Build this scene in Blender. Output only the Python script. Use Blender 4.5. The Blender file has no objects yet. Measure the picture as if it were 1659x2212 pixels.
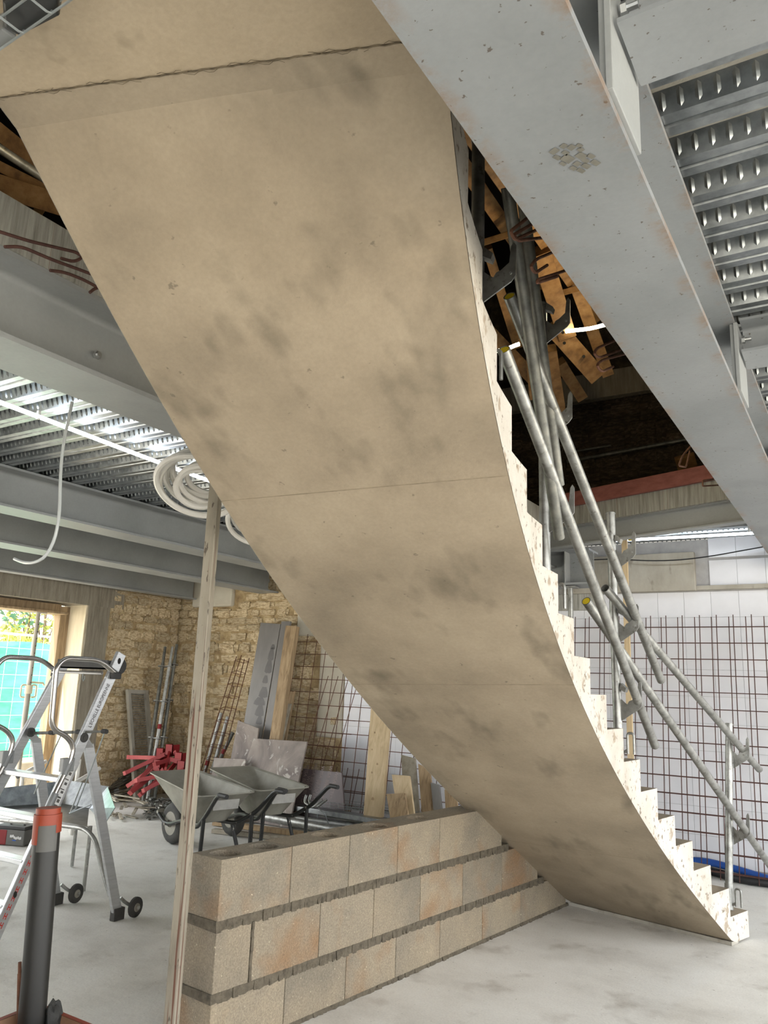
import bpy, bmesh, math, random
from math import sin, cos, radians, sqrt, pi, atan2, hypot, degrees
from mathutils import Vector, Matrix

random.seed(7)
SC = bpy.context.scene
COL = SC.collection

# ------------------------------------------------------------------ camera
# Building axes: X = across the joists, Y = along the main beams, Z = up. Camera stands at the origin, eye height 1.54 m.
F, TH, RO, YAW, H = 1690.0, radians(12.43), radians(2.056), radians(31.78), 1.5416
CX, CY = 829.5, 1106.0
FW = Vector((-sin(YAW) * cos(TH), cos(YAW) * cos(TH), sin(TH)))
_rt = Vector((cos(YAW), sin(YAW), 0)); _up = _rt.cross(FW)
RT = cos(RO) * _rt + sin(RO) * _up
UP = -sin(RO) * _rt + cos(RO) * _up
EYE = Vector((0, 0, H))
cam_d = bpy.data.cameras.new('camera'); cam = bpy.data.objects.new('camera', cam_d); COL.objects.link(cam)
cam_d.sensor_fit = 'VERTICAL'; cam_d.sensor_height = 36.0; cam_d.lens = F / 2212.0 * 36.0
cam_d.clip_start = 0.05; cam_d.clip_end = 300
cam.matrix_world = Matrix(((RT.x, UP.x, -FW.x, 0), (RT.y, UP.y, -FW.y, 0), (RT.z, UP.z, -FW.z, H), (0, 0, 0, 1)))
SC.camera = cam

# ------------------------------------------------------------------ light and exposure
SC.view_settings.view_transform = 'Standard'; SC.view_settings.look = 'None'
SC.view_settings.gamma = 1.0; SC.view_settings.use_curve_mapping = False
SC.view_settings.exposure = EXPO = 0.66
world = bpy.data.worlds.new('world'); SC.world = world; world.use_nodes = True
wt = world.node_tree; bg = wt.nodes['Background']
bg.inputs['Color'].default_value = (0.94, 0.97, 1.0, 1); bg.inputs['Strength'].default_value = 4.3
sun_d = bpy.data.lights.new('sun', 'SUN'); sun = bpy.data.objects.new('sun', sun_d); COL.objects.link(sun)
sun_d.energy = 7.0; sun_d.angle = radians(1.0); sun_d.color = (1, 0.9, 0.72)
sun.rotation_euler = Vector((0.16, 0.55, -0.8)).to_track_quat('-Z', 'Y').to_euler()

# ------------------------------------------------------------------ helpers: rays to real planes
def ray(px, py): return FW + RT * ((px - CX) / F) - UP * ((py - CY) / F)
def onX(px, py, x): r = ray(px, py); return EYE + r * (x / r.x)
def onY(px, py, y): r = ray(px, py); return EYE + r * (y / r.y)
def onZ(px, py, z): r = ray(px, py); return EYE + r * ((z - H) / r.z)
def onP(px, py, p, n): r = ray(px, py); return EYE + r * ((Vector(p) - EYE).dot(Vector(n)) / r.dot(Vector(n)))
def dep(px, py, d): return EYE + ray(px, py) * d
V = Vector

WM = {}
class MB:
    def __init__(s): s.v = []; s.f = []
    def add(s, vs, fs):
        o = len(s.v); s.v += [V(v) for v in vs]; s.f += [[i + o for i in f] for f in fs]; return s
    def hexa(s, a, b):
        # a: 4 bottom corners ccw seen from above, b: 4 top corners
        return s.add(list(a) + list(b), [(3, 2, 1, 0), (4, 5, 6, 7), (0, 1, 5, 4), (1, 2, 6, 5), (2, 3, 7, 6), (3, 0, 4, 7)])
    def box(s, x0, y0, z0, x1, y1, z1):
        return s.hexa([(x0, y0, z0), (x1, y0, z0), (x1, y1, z0), (x0, y1, z0)], [(x0, y0, z1), (x1, y0, z1), (x1, y1, z1), (x0, y1, z1)])
    def frame(s, p0, p1, up):
        d = (V(p1) - V(p0)).normalized(); u = V(up)
        if abs(d.dot(u.normalized())) > 0.999: u = V((1, 0, 0))
        x = d.cross(u).normalized(); return d, x, x.cross(d)
    def bar(s, p0, p1, w, h, up=(0, 0, 1)):
        p0, p1 = V(p0), V(p1); d, x, y = s.frame(p0, p1, up)
        c = [(-w / 2, -h / 2), (w / 2, -h / 2), (w / 2, h / 2), (-w / 2, h / 2)]
        return s.sweep2([p0, p1], [c, c], x, y)
    def sweep2(s, ps, polys, x, y):
        n = len(polys[0]); o = len(s.v)
        for p, c in zip(ps, polys): s.v += [V(p) + x * a + y * b for a, b in c]
        for i in range(len(ps) - 1):
            for j in range(n):
                k = (j + 1) % n; s.f.append([o + i * n + j, o + i * n + k, o + (i + 1) * n + k, o + (i + 1) * n + j])
        s.f.append([o + j for j in range(n)][::-1]); s.f.append([o + (len(ps) - 1) * n + j for j in range(n)])
        return s
    def prism(s, p0, p1, poly, up=(0, 0, 1)):
        d, x, y = s.frame(p0, p1, up); return s.sweep2([V(p0), V(p1)], [poly, poly], x, y)
    def tube(s, pts, r, n=8, caps=True, hollow=0, closed=False):
        pts = [V(p) for p in pts]; m = len(pts); rs = r if isinstance(r, (list, tuple)) else [r] * m
        o = len(s.v); nx = None
        for i, p in enumerate(pts):
            if closed: t = pts[(i + 1) % m] - pts[i - 1]
            else: t = pts[min(i + 1, m - 1)] - pts[max(i - 1, 0)]
            t.normalize()
            if nx is None:
                a = V((0, 0, 1)) if abs(t.z) < 0.9 else V((1, 0, 0)); nx = t.cross(a).normalized()
            else:
                nx = (nx - t * nx.dot(t)).normalized()
            ny = t.cross(nx)
            s.v += [p + (nx * cos(2 * pi * j / n) + ny * sin(2 * pi * j / n)) * rs[i] for j in range(n)]
        for i in range(m if closed else m - 1):
            for j in range(n):
                k = (j + 1) % n; q = (i + 1) % m
                s.f.append([o + i * n + j, o + i * n + k, o + q * n + k, o + q * n + j])
        if caps and not closed:
            if hollow:
                for e, q in ((0, pts[1] - pts[0]), (m - 1, pts[-2] - pts[-1])):
                    b = len(s.v); dd = q.normalized() * 0.06
                    ring = s.v[o + e * n:o + e * n + n]
                    s.v += [pts[e] + (v - pts[e]) * hollow for v in ring]; s.v += [pts[e] + (v - pts[e]) * hollow + dd for v in ring]
                    for j in range(n):
                        k = (j + 1) % n; f1 = [o + e * n + j, o + e * n + k, b + k, b + j]; f2 = [b + j, b + k, b + n + k, b + n + j]
                        if e == 0: f1.reverse(); f2.reverse()
                        s.f += [f1[::-1], f2[::-1]] if e == 0 else [f1[::-1], f2[::-1]]
                    s.f.append([b + n + j for j in range(n)])
            else:
                s.f.append([o + j for j in range(n)][::-1]); s.f.append([o + (m - 1) * n + j for j in range(n)])
        return s
    def lathe(s, prof, c, ax=(0, 0, 1), n=16):
        ax = V(ax).normalized(); a = V((0, 0, 1)) if abs(ax.z) < 0.9 else V((1, 0, 0))
        x = ax.cross(a).normalized(); y = ax.cross(x); o = len(s.v); m = len(prof)
        for r, h in prof: s.v += [V(c) + ax * h + (x * cos(2 * pi * j / n) + y * sin(2 * pi * j / n)) * r for j in range(n)]
        for i in range(m - 1):
            for j in range(n):
                k = (j + 1) % n; s.f.append([o + i * n + j, o + i * n + k, o + (i + 1) * n + k, o + (i + 1) * n + j])
        s.f.append([o + j for j in range(n)][::-1]); s.f.append([o + (m - 1) * n + j for j in range(n)])
        return s
    def grid(s, fn, nu, nv):
        o = len(s.v)
        for i in range(nu + 1):
            for j in range(nv + 1): s.v.append(V(fn(i / nu, j / nv)))
        for i in range(nu):
            for j in range(nv):
                a = o + i * (nv + 1) + j; s.f.append([a, a + nv + 1, a + nv + 2, a + 1])
        return s

def rounded(pts, r=0.05, seg=4):
    pts = [V(p) for p in pts]; out = [pts[0]]
    for i in range(1, len(pts) - 1):
        a, b, c = pts[i - 1], pts[i], pts[i + 1]; u = a - b; w = c - b
        k = min(r, u.length * .49, w.length * .49); p0 = b + u.normalized() * k; p2 = b + w.normalized() * k
        for t in range(seg + 1):
            q = t / seg; out.append(p0 * (1 - q) ** 2 + b * 2 * q * (1 - q) + p2 * q * q)
    out.append(pts[-1]); return out

def props(o, label=None, cat=None, group=None, kind=None):
    if label: o['label'] = label
    if cat: o['category'] = cat
    if group: o['group'] = group
    if kind: o['kind'] = kind
    return o

def obj(name, mb, mat, parent=None, label=None, cat=None, group=None, kind=None, bevel=0, smooth=False, local=False, fix=False):
    vs = mb.v
    if parent is not None:
        M = WM[parent]
        if not local: Mi = M.inverted(); vs = [Mi @ v for v in vs]
        T = M
    elif kind == 'structure': T = Matrix.Identity(4)
    else:
        xs = [v.x for v in vs]; ys = [v.y for v in vs]; zs = [v.z for v in vs]
        c = V(((min(xs) + max(xs)) / 2, (min(ys) + max(ys)) / 2, min(zs))); T = Matrix.Translation(c); vs = [v - c for v in vs]
    me = bpy.data.meshes.new(name); me.from_pydata([tuple(v) for v in vs], [], mb.f)
    if fix:
        bm = bmesh.new(); bm.from_mesh(me); bmesh.ops.remove_doubles(bm, verts=bm.verts, dist=1e-5)
        bmesh.ops.recalc_face_normals(bm, faces=bm.faces); bm.to_mesh(me); bm.free()
    me.materials.append(mat)
    if smooth:
        for p in me.polygons: p.use_smooth = True
        try: me.set_sharp_from_angle(angle=radians(40))
        except Exception: pass
    o = bpy.data.objects.new(name, me); COL.objects.link(o)
    if parent is not None: o.parent = parent
    else: o.location = T.translation
    WM[o] = T
    if bevel:
        m = o.modifiers.new('bevel', 'BEVEL'); m.width = bevel; m.segments = 2; m.limit_method = 'ANGLE'; m.angle_limit = radians(50)
    return props(o, label, cat, group, kind)

def thing(name, label, cat, loc, rz=0, group=None):
    o = bpy.data.objects.new(name, None); COL.objects.link(o); o.location = loc; o.rotation_euler = (0, 0, rz); o.empty_display_size = 0.1
    WM[o] = Matrix.Translation(V(loc)) @ Matrix.Rotation(rz, 4, 'Z')
    return props(o, label, cat, group)

def inst(name, me, parent, loc, rot=(0, 0, 0), scale=(1, 1, 1), mat=None):
    o = bpy.data.objects.new(name, me); COL.objects.link(o); o.parent = parent
    o.location = V(loc) - (WM[parent].translation if parent is not None else V((0, 0, 0))); o.rotation_euler = rot; o.scale = scale
    return o

def dup(root, loc, rz=None, label=None):
    r = root.copy(); COL.objects.link(r); r.location = loc
    if rz is not None: r.rotation_euler = (0, 0, rz)
    if label: r['label'] = label
    WM[r] = Matrix.Translation(V(loc)) @ Matrix.Rotation(r.rotation_euler.z, 4, 'Z')
    for ch in [c for c in bpy.data.objects if c.parent == root]:
        c = ch.copy(); COL.objects.link(c); c.parent = r
        for g in [x for x in bpy.data.objects if x.parent == ch]:
            d = g.copy(); COL.objects.link(d); d.parent = c
    return r

# ------------------------------------------------------------------ materials
def lin(c): return tuple((x / 12.92 if x <= 0.04045 else ((x + 0.055) / 1.055) ** 2.4) for x in [v / 255 for v in c]) + (1,)
def mat(name, cols, rough=0.6, metal=0.0, scale=4, detail=6, bump=0.0, bscale=60, stretch=(1, 1, 1), spots=None, spots2=None, rnd=0.0, pos=None, emit=0, fine=None, dist=0.0, wave=None):
    m = bpy.data.materials.new(name); m.use_nodes = True; t = m.node_tree; N = t.nodes; L = t.links; b = N['Principled BSDF']
    tc = N.new('ShaderNodeTexCoord'); mp = N.new('ShaderNodeMapping'); mp.inputs['Scale'].default_value = stretch
    L.new(tc.outputs['Object'], mp.inputs['Vector'])
    src = mp.outputs['Vector']
    if rnd:
        oi = N.new('ShaderNodeObjectInfo'); ad = N.new('ShaderNodeVectorMath'); ad.operation = 'MULTIPLY_ADD'
        ad.inputs[1].default_value = (1, 1, 1); cm = N.new('ShaderNodeCombineXYZ'); mu = N.new('ShaderNodeMath'); mu.operation = 'MULTIPLY'; mu.inputs[1].default_value = 57
        L.new(oi.outputs['Random'], mu.inputs[0]); L.new(mu.outputs[0], cm.inputs[0]); L.new(mu.outputs[0], cm.inputs[1])
        L.new(src, ad.inputs[0]); L.new(cm.outputs[0], ad.inputs[2]); src = ad.outputs[0]
    def noise(sc, de, v=None):
        n = N.new('ShaderNodeTexNoise'); n.inputs['Scale'].default_value = sc; n.inputs['Detail'].default_value = de; n.inputs['Roughness'].default_value = 0.6
        n.inputs['Distortion'].default_value = dist
        L.new(v or src, n.inputs['Vector']); return n.outputs['Fac']
    cols = [lin(c) for c in cols]
    if len(cols) == 1: col = None; b.inputs['Base Color'].default_value = cols[0]
    else:
        r = N.new('ShaderNodeValToRGB'); e = r.color_ramp.elements
        ps = pos or [0.3 + 0.4 * i / (len(cols) - 1) for i in range(len(cols))]
        e[0].position = ps[0]; e[0].color = cols[0]; e[1].position = ps[-1]; e[1].color = cols[-1]
        for p, c in list(zip(ps, cols))[1:-1]: q = e.new(p); q.color = c
        L.new(noise(scale, detail), r.inputs['Fac']); col = r.outputs['Color']
    def mixin(col, fac, c):
        x = N.new('ShaderNodeMix'); x.data_type = 'RGBA'
        L.new(fac, x.inputs['Factor'])
        if col: L.new(col, x.inputs['A'])
        else: x.inputs['A'].default_value = cols[0]
        if isinstance(c, tuple): x.inputs['B'].default_value = c
        else: L.new(c, x.inputs['B'])
        return x.outputs['Result']
    for sp in (spots, spots2):
        if sp:
            c, sc, th, w = sp[:4]
            st = sp[4] if len(sp) > 4 else None; v = src
            if st:
                m2 = N.new('ShaderNodeMapping'); m2.inputs['Scale'].default_value = st; L.new(src, m2.inputs['Vector']); v = m2.outputs['Vector']
            mr = N.new('ShaderNodeMapRange'); mr.inputs['From Min'].default_value = th; mr.inputs['From Max'].default_value = th + w
            if len(sp) > 5: mr.inputs['To Max'].default_value = sp[5]
            L.new(noise(sc, 3, v), mr.inputs['Value']); col = mixin(col, mr.outputs['Result'], lin(c))
    if fine:
        amt, sc = fine; n = noise(sc, 2); mr = N.new('ShaderNodeMapRange'); mr.inputs['From Min'].default_value = .3; mr.inputs['From Max'].default_value = .7
        mr.inputs['To Min'].default_value = 1 - amt; mr.inputs['To Max'].default_value = 1 + amt; L.new(n, mr.inputs['Value'])
        hs = N.new('ShaderNodeHueSaturation'); L.new(mr.outputs['Result'], hs.inputs['Value'])
        if col: L.new(col, hs.inputs['Color'])
        else: hs.inputs['Color'].default_value = cols[0]
        col = hs.outputs['Color']
    if rnd:
        hs = N.new('ShaderNodeHueSaturation'); mr = N.new('ShaderNodeMapRange'); mr.inputs['To Min'].default_value = 1 - rnd; mr.inputs['To Max'].default_value = 1 + rnd
        L.new(oi.outputs['Random'], mr.inputs['Value']); L.new(mr.outputs['Result'], hs.inputs['Value'])
        if col: L.new(col, hs.inputs['Color'])
        else: hs.inputs['Color'].default_value = cols[0]
        col = hs.outputs['Color']
    if col: L.new(col, b.inputs['Base Color'])
    b.inputs['Roughness'].default_value = rough; b.inputs['Metallic'].default_value = metal
    if bump:
        bp = N.new('ShaderNodeBump'); bp.inputs['Strength'].default_value = bump; bp.inputs['Distance'].default_value = 0.01
        L.new(noise(bscale, 4), bp.inputs['Height']); L.new(bp.outputs['Normal'], b.inputs['Normal'])
    if emit:
        b.inputs['Emission Color'].default_value = cols[0]; b.inputs['Emission Strength'].default_value = emit
    return m

M = {}
M['floor'] = mat('floor_concrete', [(198, 195, 188), (220, 218, 212), (230, 229, 224)], .75, scale=1.6, detail=8, bump=.25, bscale=22, spots=((158, 150, 138), 3, .58, .16, None, .55), spots2=((104, 96, 86), 40, .69, .03, None, .7), fine=(.06, 90))
M['conc'] = mat('stair_concrete', [(127, 115, 97), (148, 134, 114), (161, 147, 126)], .7, scale=1.9, detail=9, bump=.12, bscale=45, spots=((100, 91, 75), 2.6, .55, .16, (1.4, .7, 1), .8), spots2=((84, 76, 64), 20, .69, .05, None, .55), fine=(.05, 70), pos=(.3, .5, .7))
M['conc2'] = mat('joint_shade', [(112, 100, 82), (148, 134, 112)], .8, scale=14)
M['concw'] = mat('landing_concrete', [(150, 135, 113), (168, 152, 128), (176, 160, 136)], .7, scale=2.2, detail=9, bump=.15, bscale=40, spots=((114, 102, 83), 4, .58, .1, None, .6), spots2=((76, 67, 54), 16, .68, .04, None, .8), fine=(.05, 70))
M['concside'] = mat('stair_side_concrete', [(172, 164, 152), (192, 185, 174), (202, 196, 186)], .75, scale=2.5, detail=8, bump=.4, bscale=60, spots=((142, 124, 102), 12, .57, .08, (1, 1, 1), .8), spots2=((104, 90, 72), 30, .62, .04, None, .85))
M['concgrey'] = mat('grey_concrete', [(132, 126, 114), (156, 150, 138), (172, 167, 156)], .8, scale=3, detail=8, bump=.3, bscale=40, spots=((104, 96, 84), 7, .62, .1, None, .7), stretch=(1, 1, .5))
M['concboard'] = mat('board_marked_concrete', [(118, 110, 96), (140, 132, 117), (154, 147, 132)], .85, scale=5, detail=8, bump=.35, bscale=30, stretch=(6, 6, .7), fine=(.07, 60))
M['concedge'] = mat('streaked_concrete', [(118, 116, 108), (150, 148, 140), (172, 170, 162)], .85, scale=6, detail=6, bump=.3, bscale=30, stretch=(8, 8, .5), spots=((120, 86, 60), 4, .66, .05, (6, 6, .4), .8))
M['primer'] = mat('grey_primer_steel', [(116, 119, 121), (130, 133, 135), (139, 142, 144)], .55, scale=1.5, detail=7, bump=.05, bscale=80, spots=((120, 96, 74), 5, .70, .08, None, .6), spots2=((74, 64, 54), 42, .665, .03, (1, 1, 1), .85), fine=(.03, 60))
M['primerd'] = mat('grey_primer_joist', [(128, 130, 129), (142, 144, 143), (150, 152, 151)], .45, scale=1.5, detail=7, bump=.05, bscale=80, spots=((112, 100, 86), 6, .72, .06, None, .5), fine=(.03, 60))
M['rustedge'] = mat('rusty_edge', [(150, 146, 138), (170, 168, 160), (150, 104, 68)], .7, scale=9, detail=7, pos=(.3, .56, .64))
M['galv'] = mat('galvanised_deck', [(118, 122, 124), (146, 150, 152), (166, 170, 172)], .30, .92, scale=14, detail=5, bump=.03, bscale=50)
M['tubegalv'] = mat('galvanised_tube', [(120, 120, 116), (150, 150, 146), (172, 172, 168)], .42, .7, scale=14, detail=6, bump=.08, bscale=60, spots=((108, 104, 96), 30, .62, .06, None, .7))
M['tubedark'] = mat('weathered_tube', [(84, 84, 80), (112, 112, 106), (132, 130, 122)], .5, .55, scale=14, detail=6, bump=.1, bscale=60)
M['alu'] = mat('aluminium', [(186, 188, 190), (206, 208, 210)], .33, .75, scale=8, stretch=(1, 1, 12), fine=(.04, 60))
M['chrome'] = mat('polished_tube', [(170, 166, 162), (190, 188, 184)], .22, .9, scale=8)
M['block'] = mat('wood_fibre_block', [(122, 114, 100), (142, 130, 111), (156, 141, 118)], .9, scale=2.2, detail=4, bump=.9, bscale=130, spots=((138, 106, 74), 2.4, .53, .16, None, .8), spots2=((206, 192, 164), 70, .68, .04, None, .8), rnd=.06, fine=(.2, 120))
M['mortar'] = mat('wet_mortar', [(66, 59, 48), (92, 84, 70), (104, 95, 80)], .95, scale=30, detail=6, bump=1.0, bscale=90)
M['tile'] = mat('white_tile', [(214, 214, 218), (224, 224, 228)], .22, scale=3, rnd=.03, spots=((176, 168, 156), 2.2, .70, .1, None, .4))
M['grout'] = mat('tile_grout', [(150, 148, 146), (172, 170, 168)], .9, scale=8)
M['stone'] = mat('rubble_stone', [(142, 121, 91), (182, 161, 127), (212, 196, 163), (168, 152, 125)], .95, scale=6, detail=7, bump=.7, bscale=22, rnd=.2, spots=((92, 76, 56), 8, .60, .12, None, .7), pos=(.28, .45, .58, .72))
M['stonemortar'] = mat('lime_mortar', [(128, 106, 76), (168, 146, 108), (200, 180, 142)], .95, scale=7, detail=7, bump=.8, bscale=24, spots=((84, 66, 42), 10, .62, .08, None, .8))
M['stonedark'] = mat('dark_stone', [(46, 37, 29), (76, 63, 50), (112, 98, 82)], .95, scale=7, detail=8, bump=1.0, bscale=30, rnd=.3)  # darker, browner ramp than the other stone, for the upper wall
M['plaster'] = mat('pale_plaster', [(190, 182, 164), (208, 202, 186)], .85, scale=3, detail=8, bump=.3, bscale=30)
M['jamb'] = mat('jamb_plaster', [(206, 192, 162), (224, 212, 186)], .85, scale=4, detail=7, stretch=(5, 5, .6), bump=.2)
M['timber'] = mat('attic_timber', [(104, 74, 42), (138, 102, 60), (158, 122, 78)], .7, scale=3, detail=7, stretch=(4, 4, 4), bump=.2, bscale=40)
M['pine'] = mat('pine_board', [(172, 150, 116), (194, 172, 136), (206, 186, 152)], .65, scale=2.4, detail=7, stretch=(9, 9, .9), bump=.15, bscale=40, dist=.6, spots=((120, 84, 50), 5, .74, .03, (1, 1, .6), .9))
M['oldwood'] = mat('weathered_timber', [(122, 102, 76), (158, 134, 102), (178, 155, 122)], .75, scale=2.4, detail=7, stretch=(9, 9, .9), bump=.2, dist=.5, spots=((96, 74, 50), 3, .62, .1, (1, 1, .4), .7))
M['greywood'] = mat('grey_board', [(132, 124, 110), (158, 150, 134), (176, 168, 152)], .85, scale=4, detail=7, stretch=(3, 3, 3), bump=.3, rnd=.1)
M['plydust'] = mat('dusty_film_ply', [(104, 93, 88), (136, 125, 117), (158, 148, 138)], .6, scale=2.2, detail=10, bump=.1, dist=1.2, spots=((204, 198, 188), 5, .60, .05, None, .6))
M['plydark'] = mat('dark_film_ply', [(78, 66, 66), (94, 82, 82), (108, 96, 94)], .45, scale=2.2, detail=8)
M['plygrey'] = mat('dark_grey_board', [(104, 101, 98), (124, 121, 118), (140, 137, 134)], .5, scale=2.2, detail=6, stretch=(1, 1, .3))
M['smear'] = mat('wet_smear', [(84, 82, 80), (98, 95, 93)], .5, scale=6)
M['plylet'] = mat('faint_print', [(142, 126, 122)], .5)
M['rust'] = mat('rusty_rebar', [(70, 42, 30), (98, 62, 44), (116, 80, 60)], .8, .2, scale=20, detail=5)
M['rustdark'] = mat('dark_rebar', [(66, 42, 38), (92, 62, 54)], .8, .2, scale=20)
M['rod'] = mat('tie_rod_steel', [(62, 56, 48), (104, 96, 84), (150, 140, 122)], .6, .4, scale=9, rnd=.25)
M['red'] = mat('red_paint', [(108, 1, 6), (128, 4, 10)], .65, scale=6, rnd=.12)
M['redpale'] = mat('worn_red_paint', [(176, 74, 74), (196, 100, 96)], .6, scale=9)
M['barrow'] = mat('barrow_steel', [(122, 120, 110), (146, 143, 132), (160, 157, 147)], .6, .15, scale=4, detail=8, spots=((164, 160, 148), 5, .6, .1, None, .5), bump=.05)
M['black'] = mat('black_tube', [(30, 31, 31), (48, 48, 47)], .4, .2, scale=9, spots=((170, 164, 152), 16, .64, .05, None, .8))
M['rubber'] = mat('rubber', [(44, 44, 43), (66, 64, 60)], .8, scale=12)
M['grip'] = mat('rubber_grip', [(30, 30, 30), (44, 43, 42)], .6, scale=10)
M['hub'] = mat('dusty_hub', [(122, 118, 108), (146, 142, 132)], .7, .2, scale=9)
M['pvc'] = mat('dark_grey_pipe', [(24, 23, 21), (34, 33, 30)], .42, scale=3, fine=(.04, 40))
M['orange'] = mat('orange_plastic', [(124, 42, 16), (142, 54, 24)], .5, scale=6)
M['orangetub'] = mat('muddy_orange_tub', [(116, 92, 70), (136, 100, 76), (150, 80, 52)], .7, scale=6)
M['sticker'] = mat('grey_sticker', [(74, 73, 69), (86, 84, 80)], .5, scale=6)
M['boot'] = mat('black_rag', [(38, 38, 36), (58, 57, 54)], .8, scale=12, bump=.5)
M['post'] = mat('post_paint', [(122, 115, 101), (142, 134, 119), (154, 146, 132)], .6, .15, scale=6, stretch=(2, 2, .5), spots=((94, 54, 38), 7, .56, .06, (5, 5, .35), .9), spots2=((60, 50, 40), 26, .62, .05, None, .8))
M['crack'] = mat('crack_shade', [(84, 74, 58), (120, 106, 84)], .95, scale=20)
M['led'] = mat('led_rope', [(235, 245, 255)], .4, emit=9)
M['ledw'] = mat('led_tube', [(255, 246, 214)], .4, emit=14)
M['white'] = mat('white_plastic_pipe', [(206, 202, 194), (222, 219, 212)], .4, scale=5)
M['clear'] = mat('clear_hose', [(196, 200, 200)], .12)
M['cable'] = mat('black_cable', [(26, 26, 28)], .5)
M['blue'] = mat('blue_pipe', [(20, 62, 132), (30, 80, 156)], .4, scale=6)
M['wire'] = mat('zinc_wire', [(150, 156, 158), (176, 182, 184)], .35, .7, scale=9)
M['blackbag'] = mat('black_plastic', [(26, 27, 27), (38, 39, 39)], .45, scale=4)
M['greyplastic'] = mat('grey_plastic', [(112, 114, 114), (126, 128, 128)], .4, scale=4)
M['net'] = mat('green_netting', [(70, 176, 138), (104, 204, 168)], .8, scale=2, stretch=(1, 1, 3))
M['leaf'] = mat('leaf', [(132, 146, 60), (176, 178, 92)], .7, scale=3, rnd=.3)
M['bark'] = mat('bark', [(84, 70, 56), (110, 96, 78)], .9, scale=5)
M['pinkboard'] = mat('red_stained_board', [(124, 72, 64), (148, 92, 82)], .8, scale=4, stretch=(1, 6, 6))
M['roof'] = mat('dark_roof_boards', [(14, 10, 7), (24, 17, 11)], .95, scale=3)
M['ground'] = mat('outside_gravel', [(196, 190, 176), (220, 214, 202)], .9, scale=4)
M['yellow'] = mat('yellow_plastic', [(214, 188, 40)], .5)
M['text'] = mat('black_print', [(52, 46, 44)], .6)
M['textred'] = mat('red_print', [(186, 52, 40)], .6)
M['labelgrey'] = mat('worn_label', [(150, 148, 142), (176, 174, 168)], .6, scale=12)
M['labelwhite'] = mat('white_label', [(206, 206, 204)], .5)
M['bolt'] = mat('zinc_bolt', [(176, 178, 178), (196, 198, 198)], .3, .8, scale=9)
M['holedark'] = mat('hole_dark', [(28, 26, 24)], .9)

def edge_rust(src, name, x0, x1):
    m = M[src].copy(); m.name = name; t = m.node_tree; N = t.nodes; L = t.links; b = N['Principled BSDF']
    old = b.inputs['Base Color'].links[0].from_socket
    tc = N.new('ShaderNodeTexCoord'); sx = N.new('ShaderNodeSeparateXYZ'); L.new(tc.outputs['Object'], sx.inputs[0])
    ab = N.new('ShaderNodeMath'); ab.operation = 'ABSOLUTE'; L.new(sx.outputs['X'], ab.inputs[0])
    mr = N.new('ShaderNodeMapRange'); mr.inputs['From Min'].default_value = x0; mr.inputs['From Max'].default_value = x1; L.new(ab.outputs[0], mr.inputs['Value'])
    n = N.new('ShaderNodeTexNoise'); n.inputs['Scale'].default_value = 6; n.inputs['Detail'].default_value = 8; n.inputs['Roughness'].default_value = .75; L.new(tc.outputs['Object'], n.inputs['Vector'])
    m2 = N.new('ShaderNodeMapRange'); m2.inputs['From Min'].default_value = .46; m2.inputs['From Max'].default_value = .62; m2.inputs['To Max'].default_value = .8; L.new(n.outputs['Fac'], m2.inputs['Value'])
    mu = N.new('ShaderNodeMath'); mu.operation = 'MULTIPLY'; L.new(mr.outputs[0], mu.inputs[0]); L.new(m2.outputs[0], mu.inputs[1])
    x = N.new('ShaderNodeMix'); x.data_type = 'RGBA'; L.new(mu.outputs[0], x.inputs['Factor']); L.new(old, x.inputs['A']); x.inputs['B'].default_value = lin((122, 92, 62)); L.new(x.outputs['Result'], b.inputs['Base Color']); return m
M['primermain'] = edge_rust('primer', 'grey_primer_rusty_edges', .10, .150)

# ================================================================== STRUCTURE
ZD, ZS = 3.03, 3.23            # underside of the steel deck, top of the upper slab
XL, YB, XR = -8.3, 8.0, 2.8             # inner faces of the window wall and of the back wall
def sbox(name, m, *b): return obj(name, MB().box(*b), m, kind='structure')

# floor with gentle unevenness
obj('floor', MB().box(-8.9, -4.3, -.2, XR + .3, 8.3, 0), M['floor'], kind='structure')
sbox('ground', M['ground'], -40, -30, -.35, -8.9, 40, -.04)
sbox('ground', M['ground'], XR + .3, -30, -.35, 40, 40, -.04)
sbox('ground', M['ground'], -8.9, -30, -.35, XR + .3, -4.3, -.04)

wall_stone = sbox('wall_back', M['stonemortar'], -8.75, YB - .010, 0, -5.42, 8.4, ZD)
wall_tile = sbox('wall_back', M['grout'], -5.42, YB, 0, XR + .3, 8.4, ZD)
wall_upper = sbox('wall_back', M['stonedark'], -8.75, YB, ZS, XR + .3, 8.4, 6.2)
wl = MB().box(-8.75, 6.78, 0, XL + .010, 7.98, 2.66)
wall_left = obj('wall_left', wl, M['stonemortar'], kind='structure')
wall_col = obj('wall_left', MB().box(-8.75, 6.45, 0, XL + .012, 6.78, 2.40), M['concboard'], kind='structure')
obj('trim_1', MB().box(-8.745, 6.43, 0, -8.31, 6.455, 2.39), M['jamb'], kind='structure')       # plastered reveal of the opening
obj('trim_2', MB().box(-8.75, 6.30, 0, -8.62, 6.43, 2.36), M['oldwood'], kind='structure')       # timber stop round the opening
obj('trim_3', MB().box(-8.75, -3.4, 2.25, -8.62, 6.30, 2.38), M['oldwood'], kind='structure')
sbox('wall_left', M['concboard'], -8.75, -3.6, 2.38, XL + .02, 6.98, 2.66)
sbox('wall_left', M['concgrey'], -8.75, -4, 0, XL, -3.4, 2.66)
sbox('wall_left', M['concgrey'], -8.75, -4, 2.66, XL, 8.0, 6.2)
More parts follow.
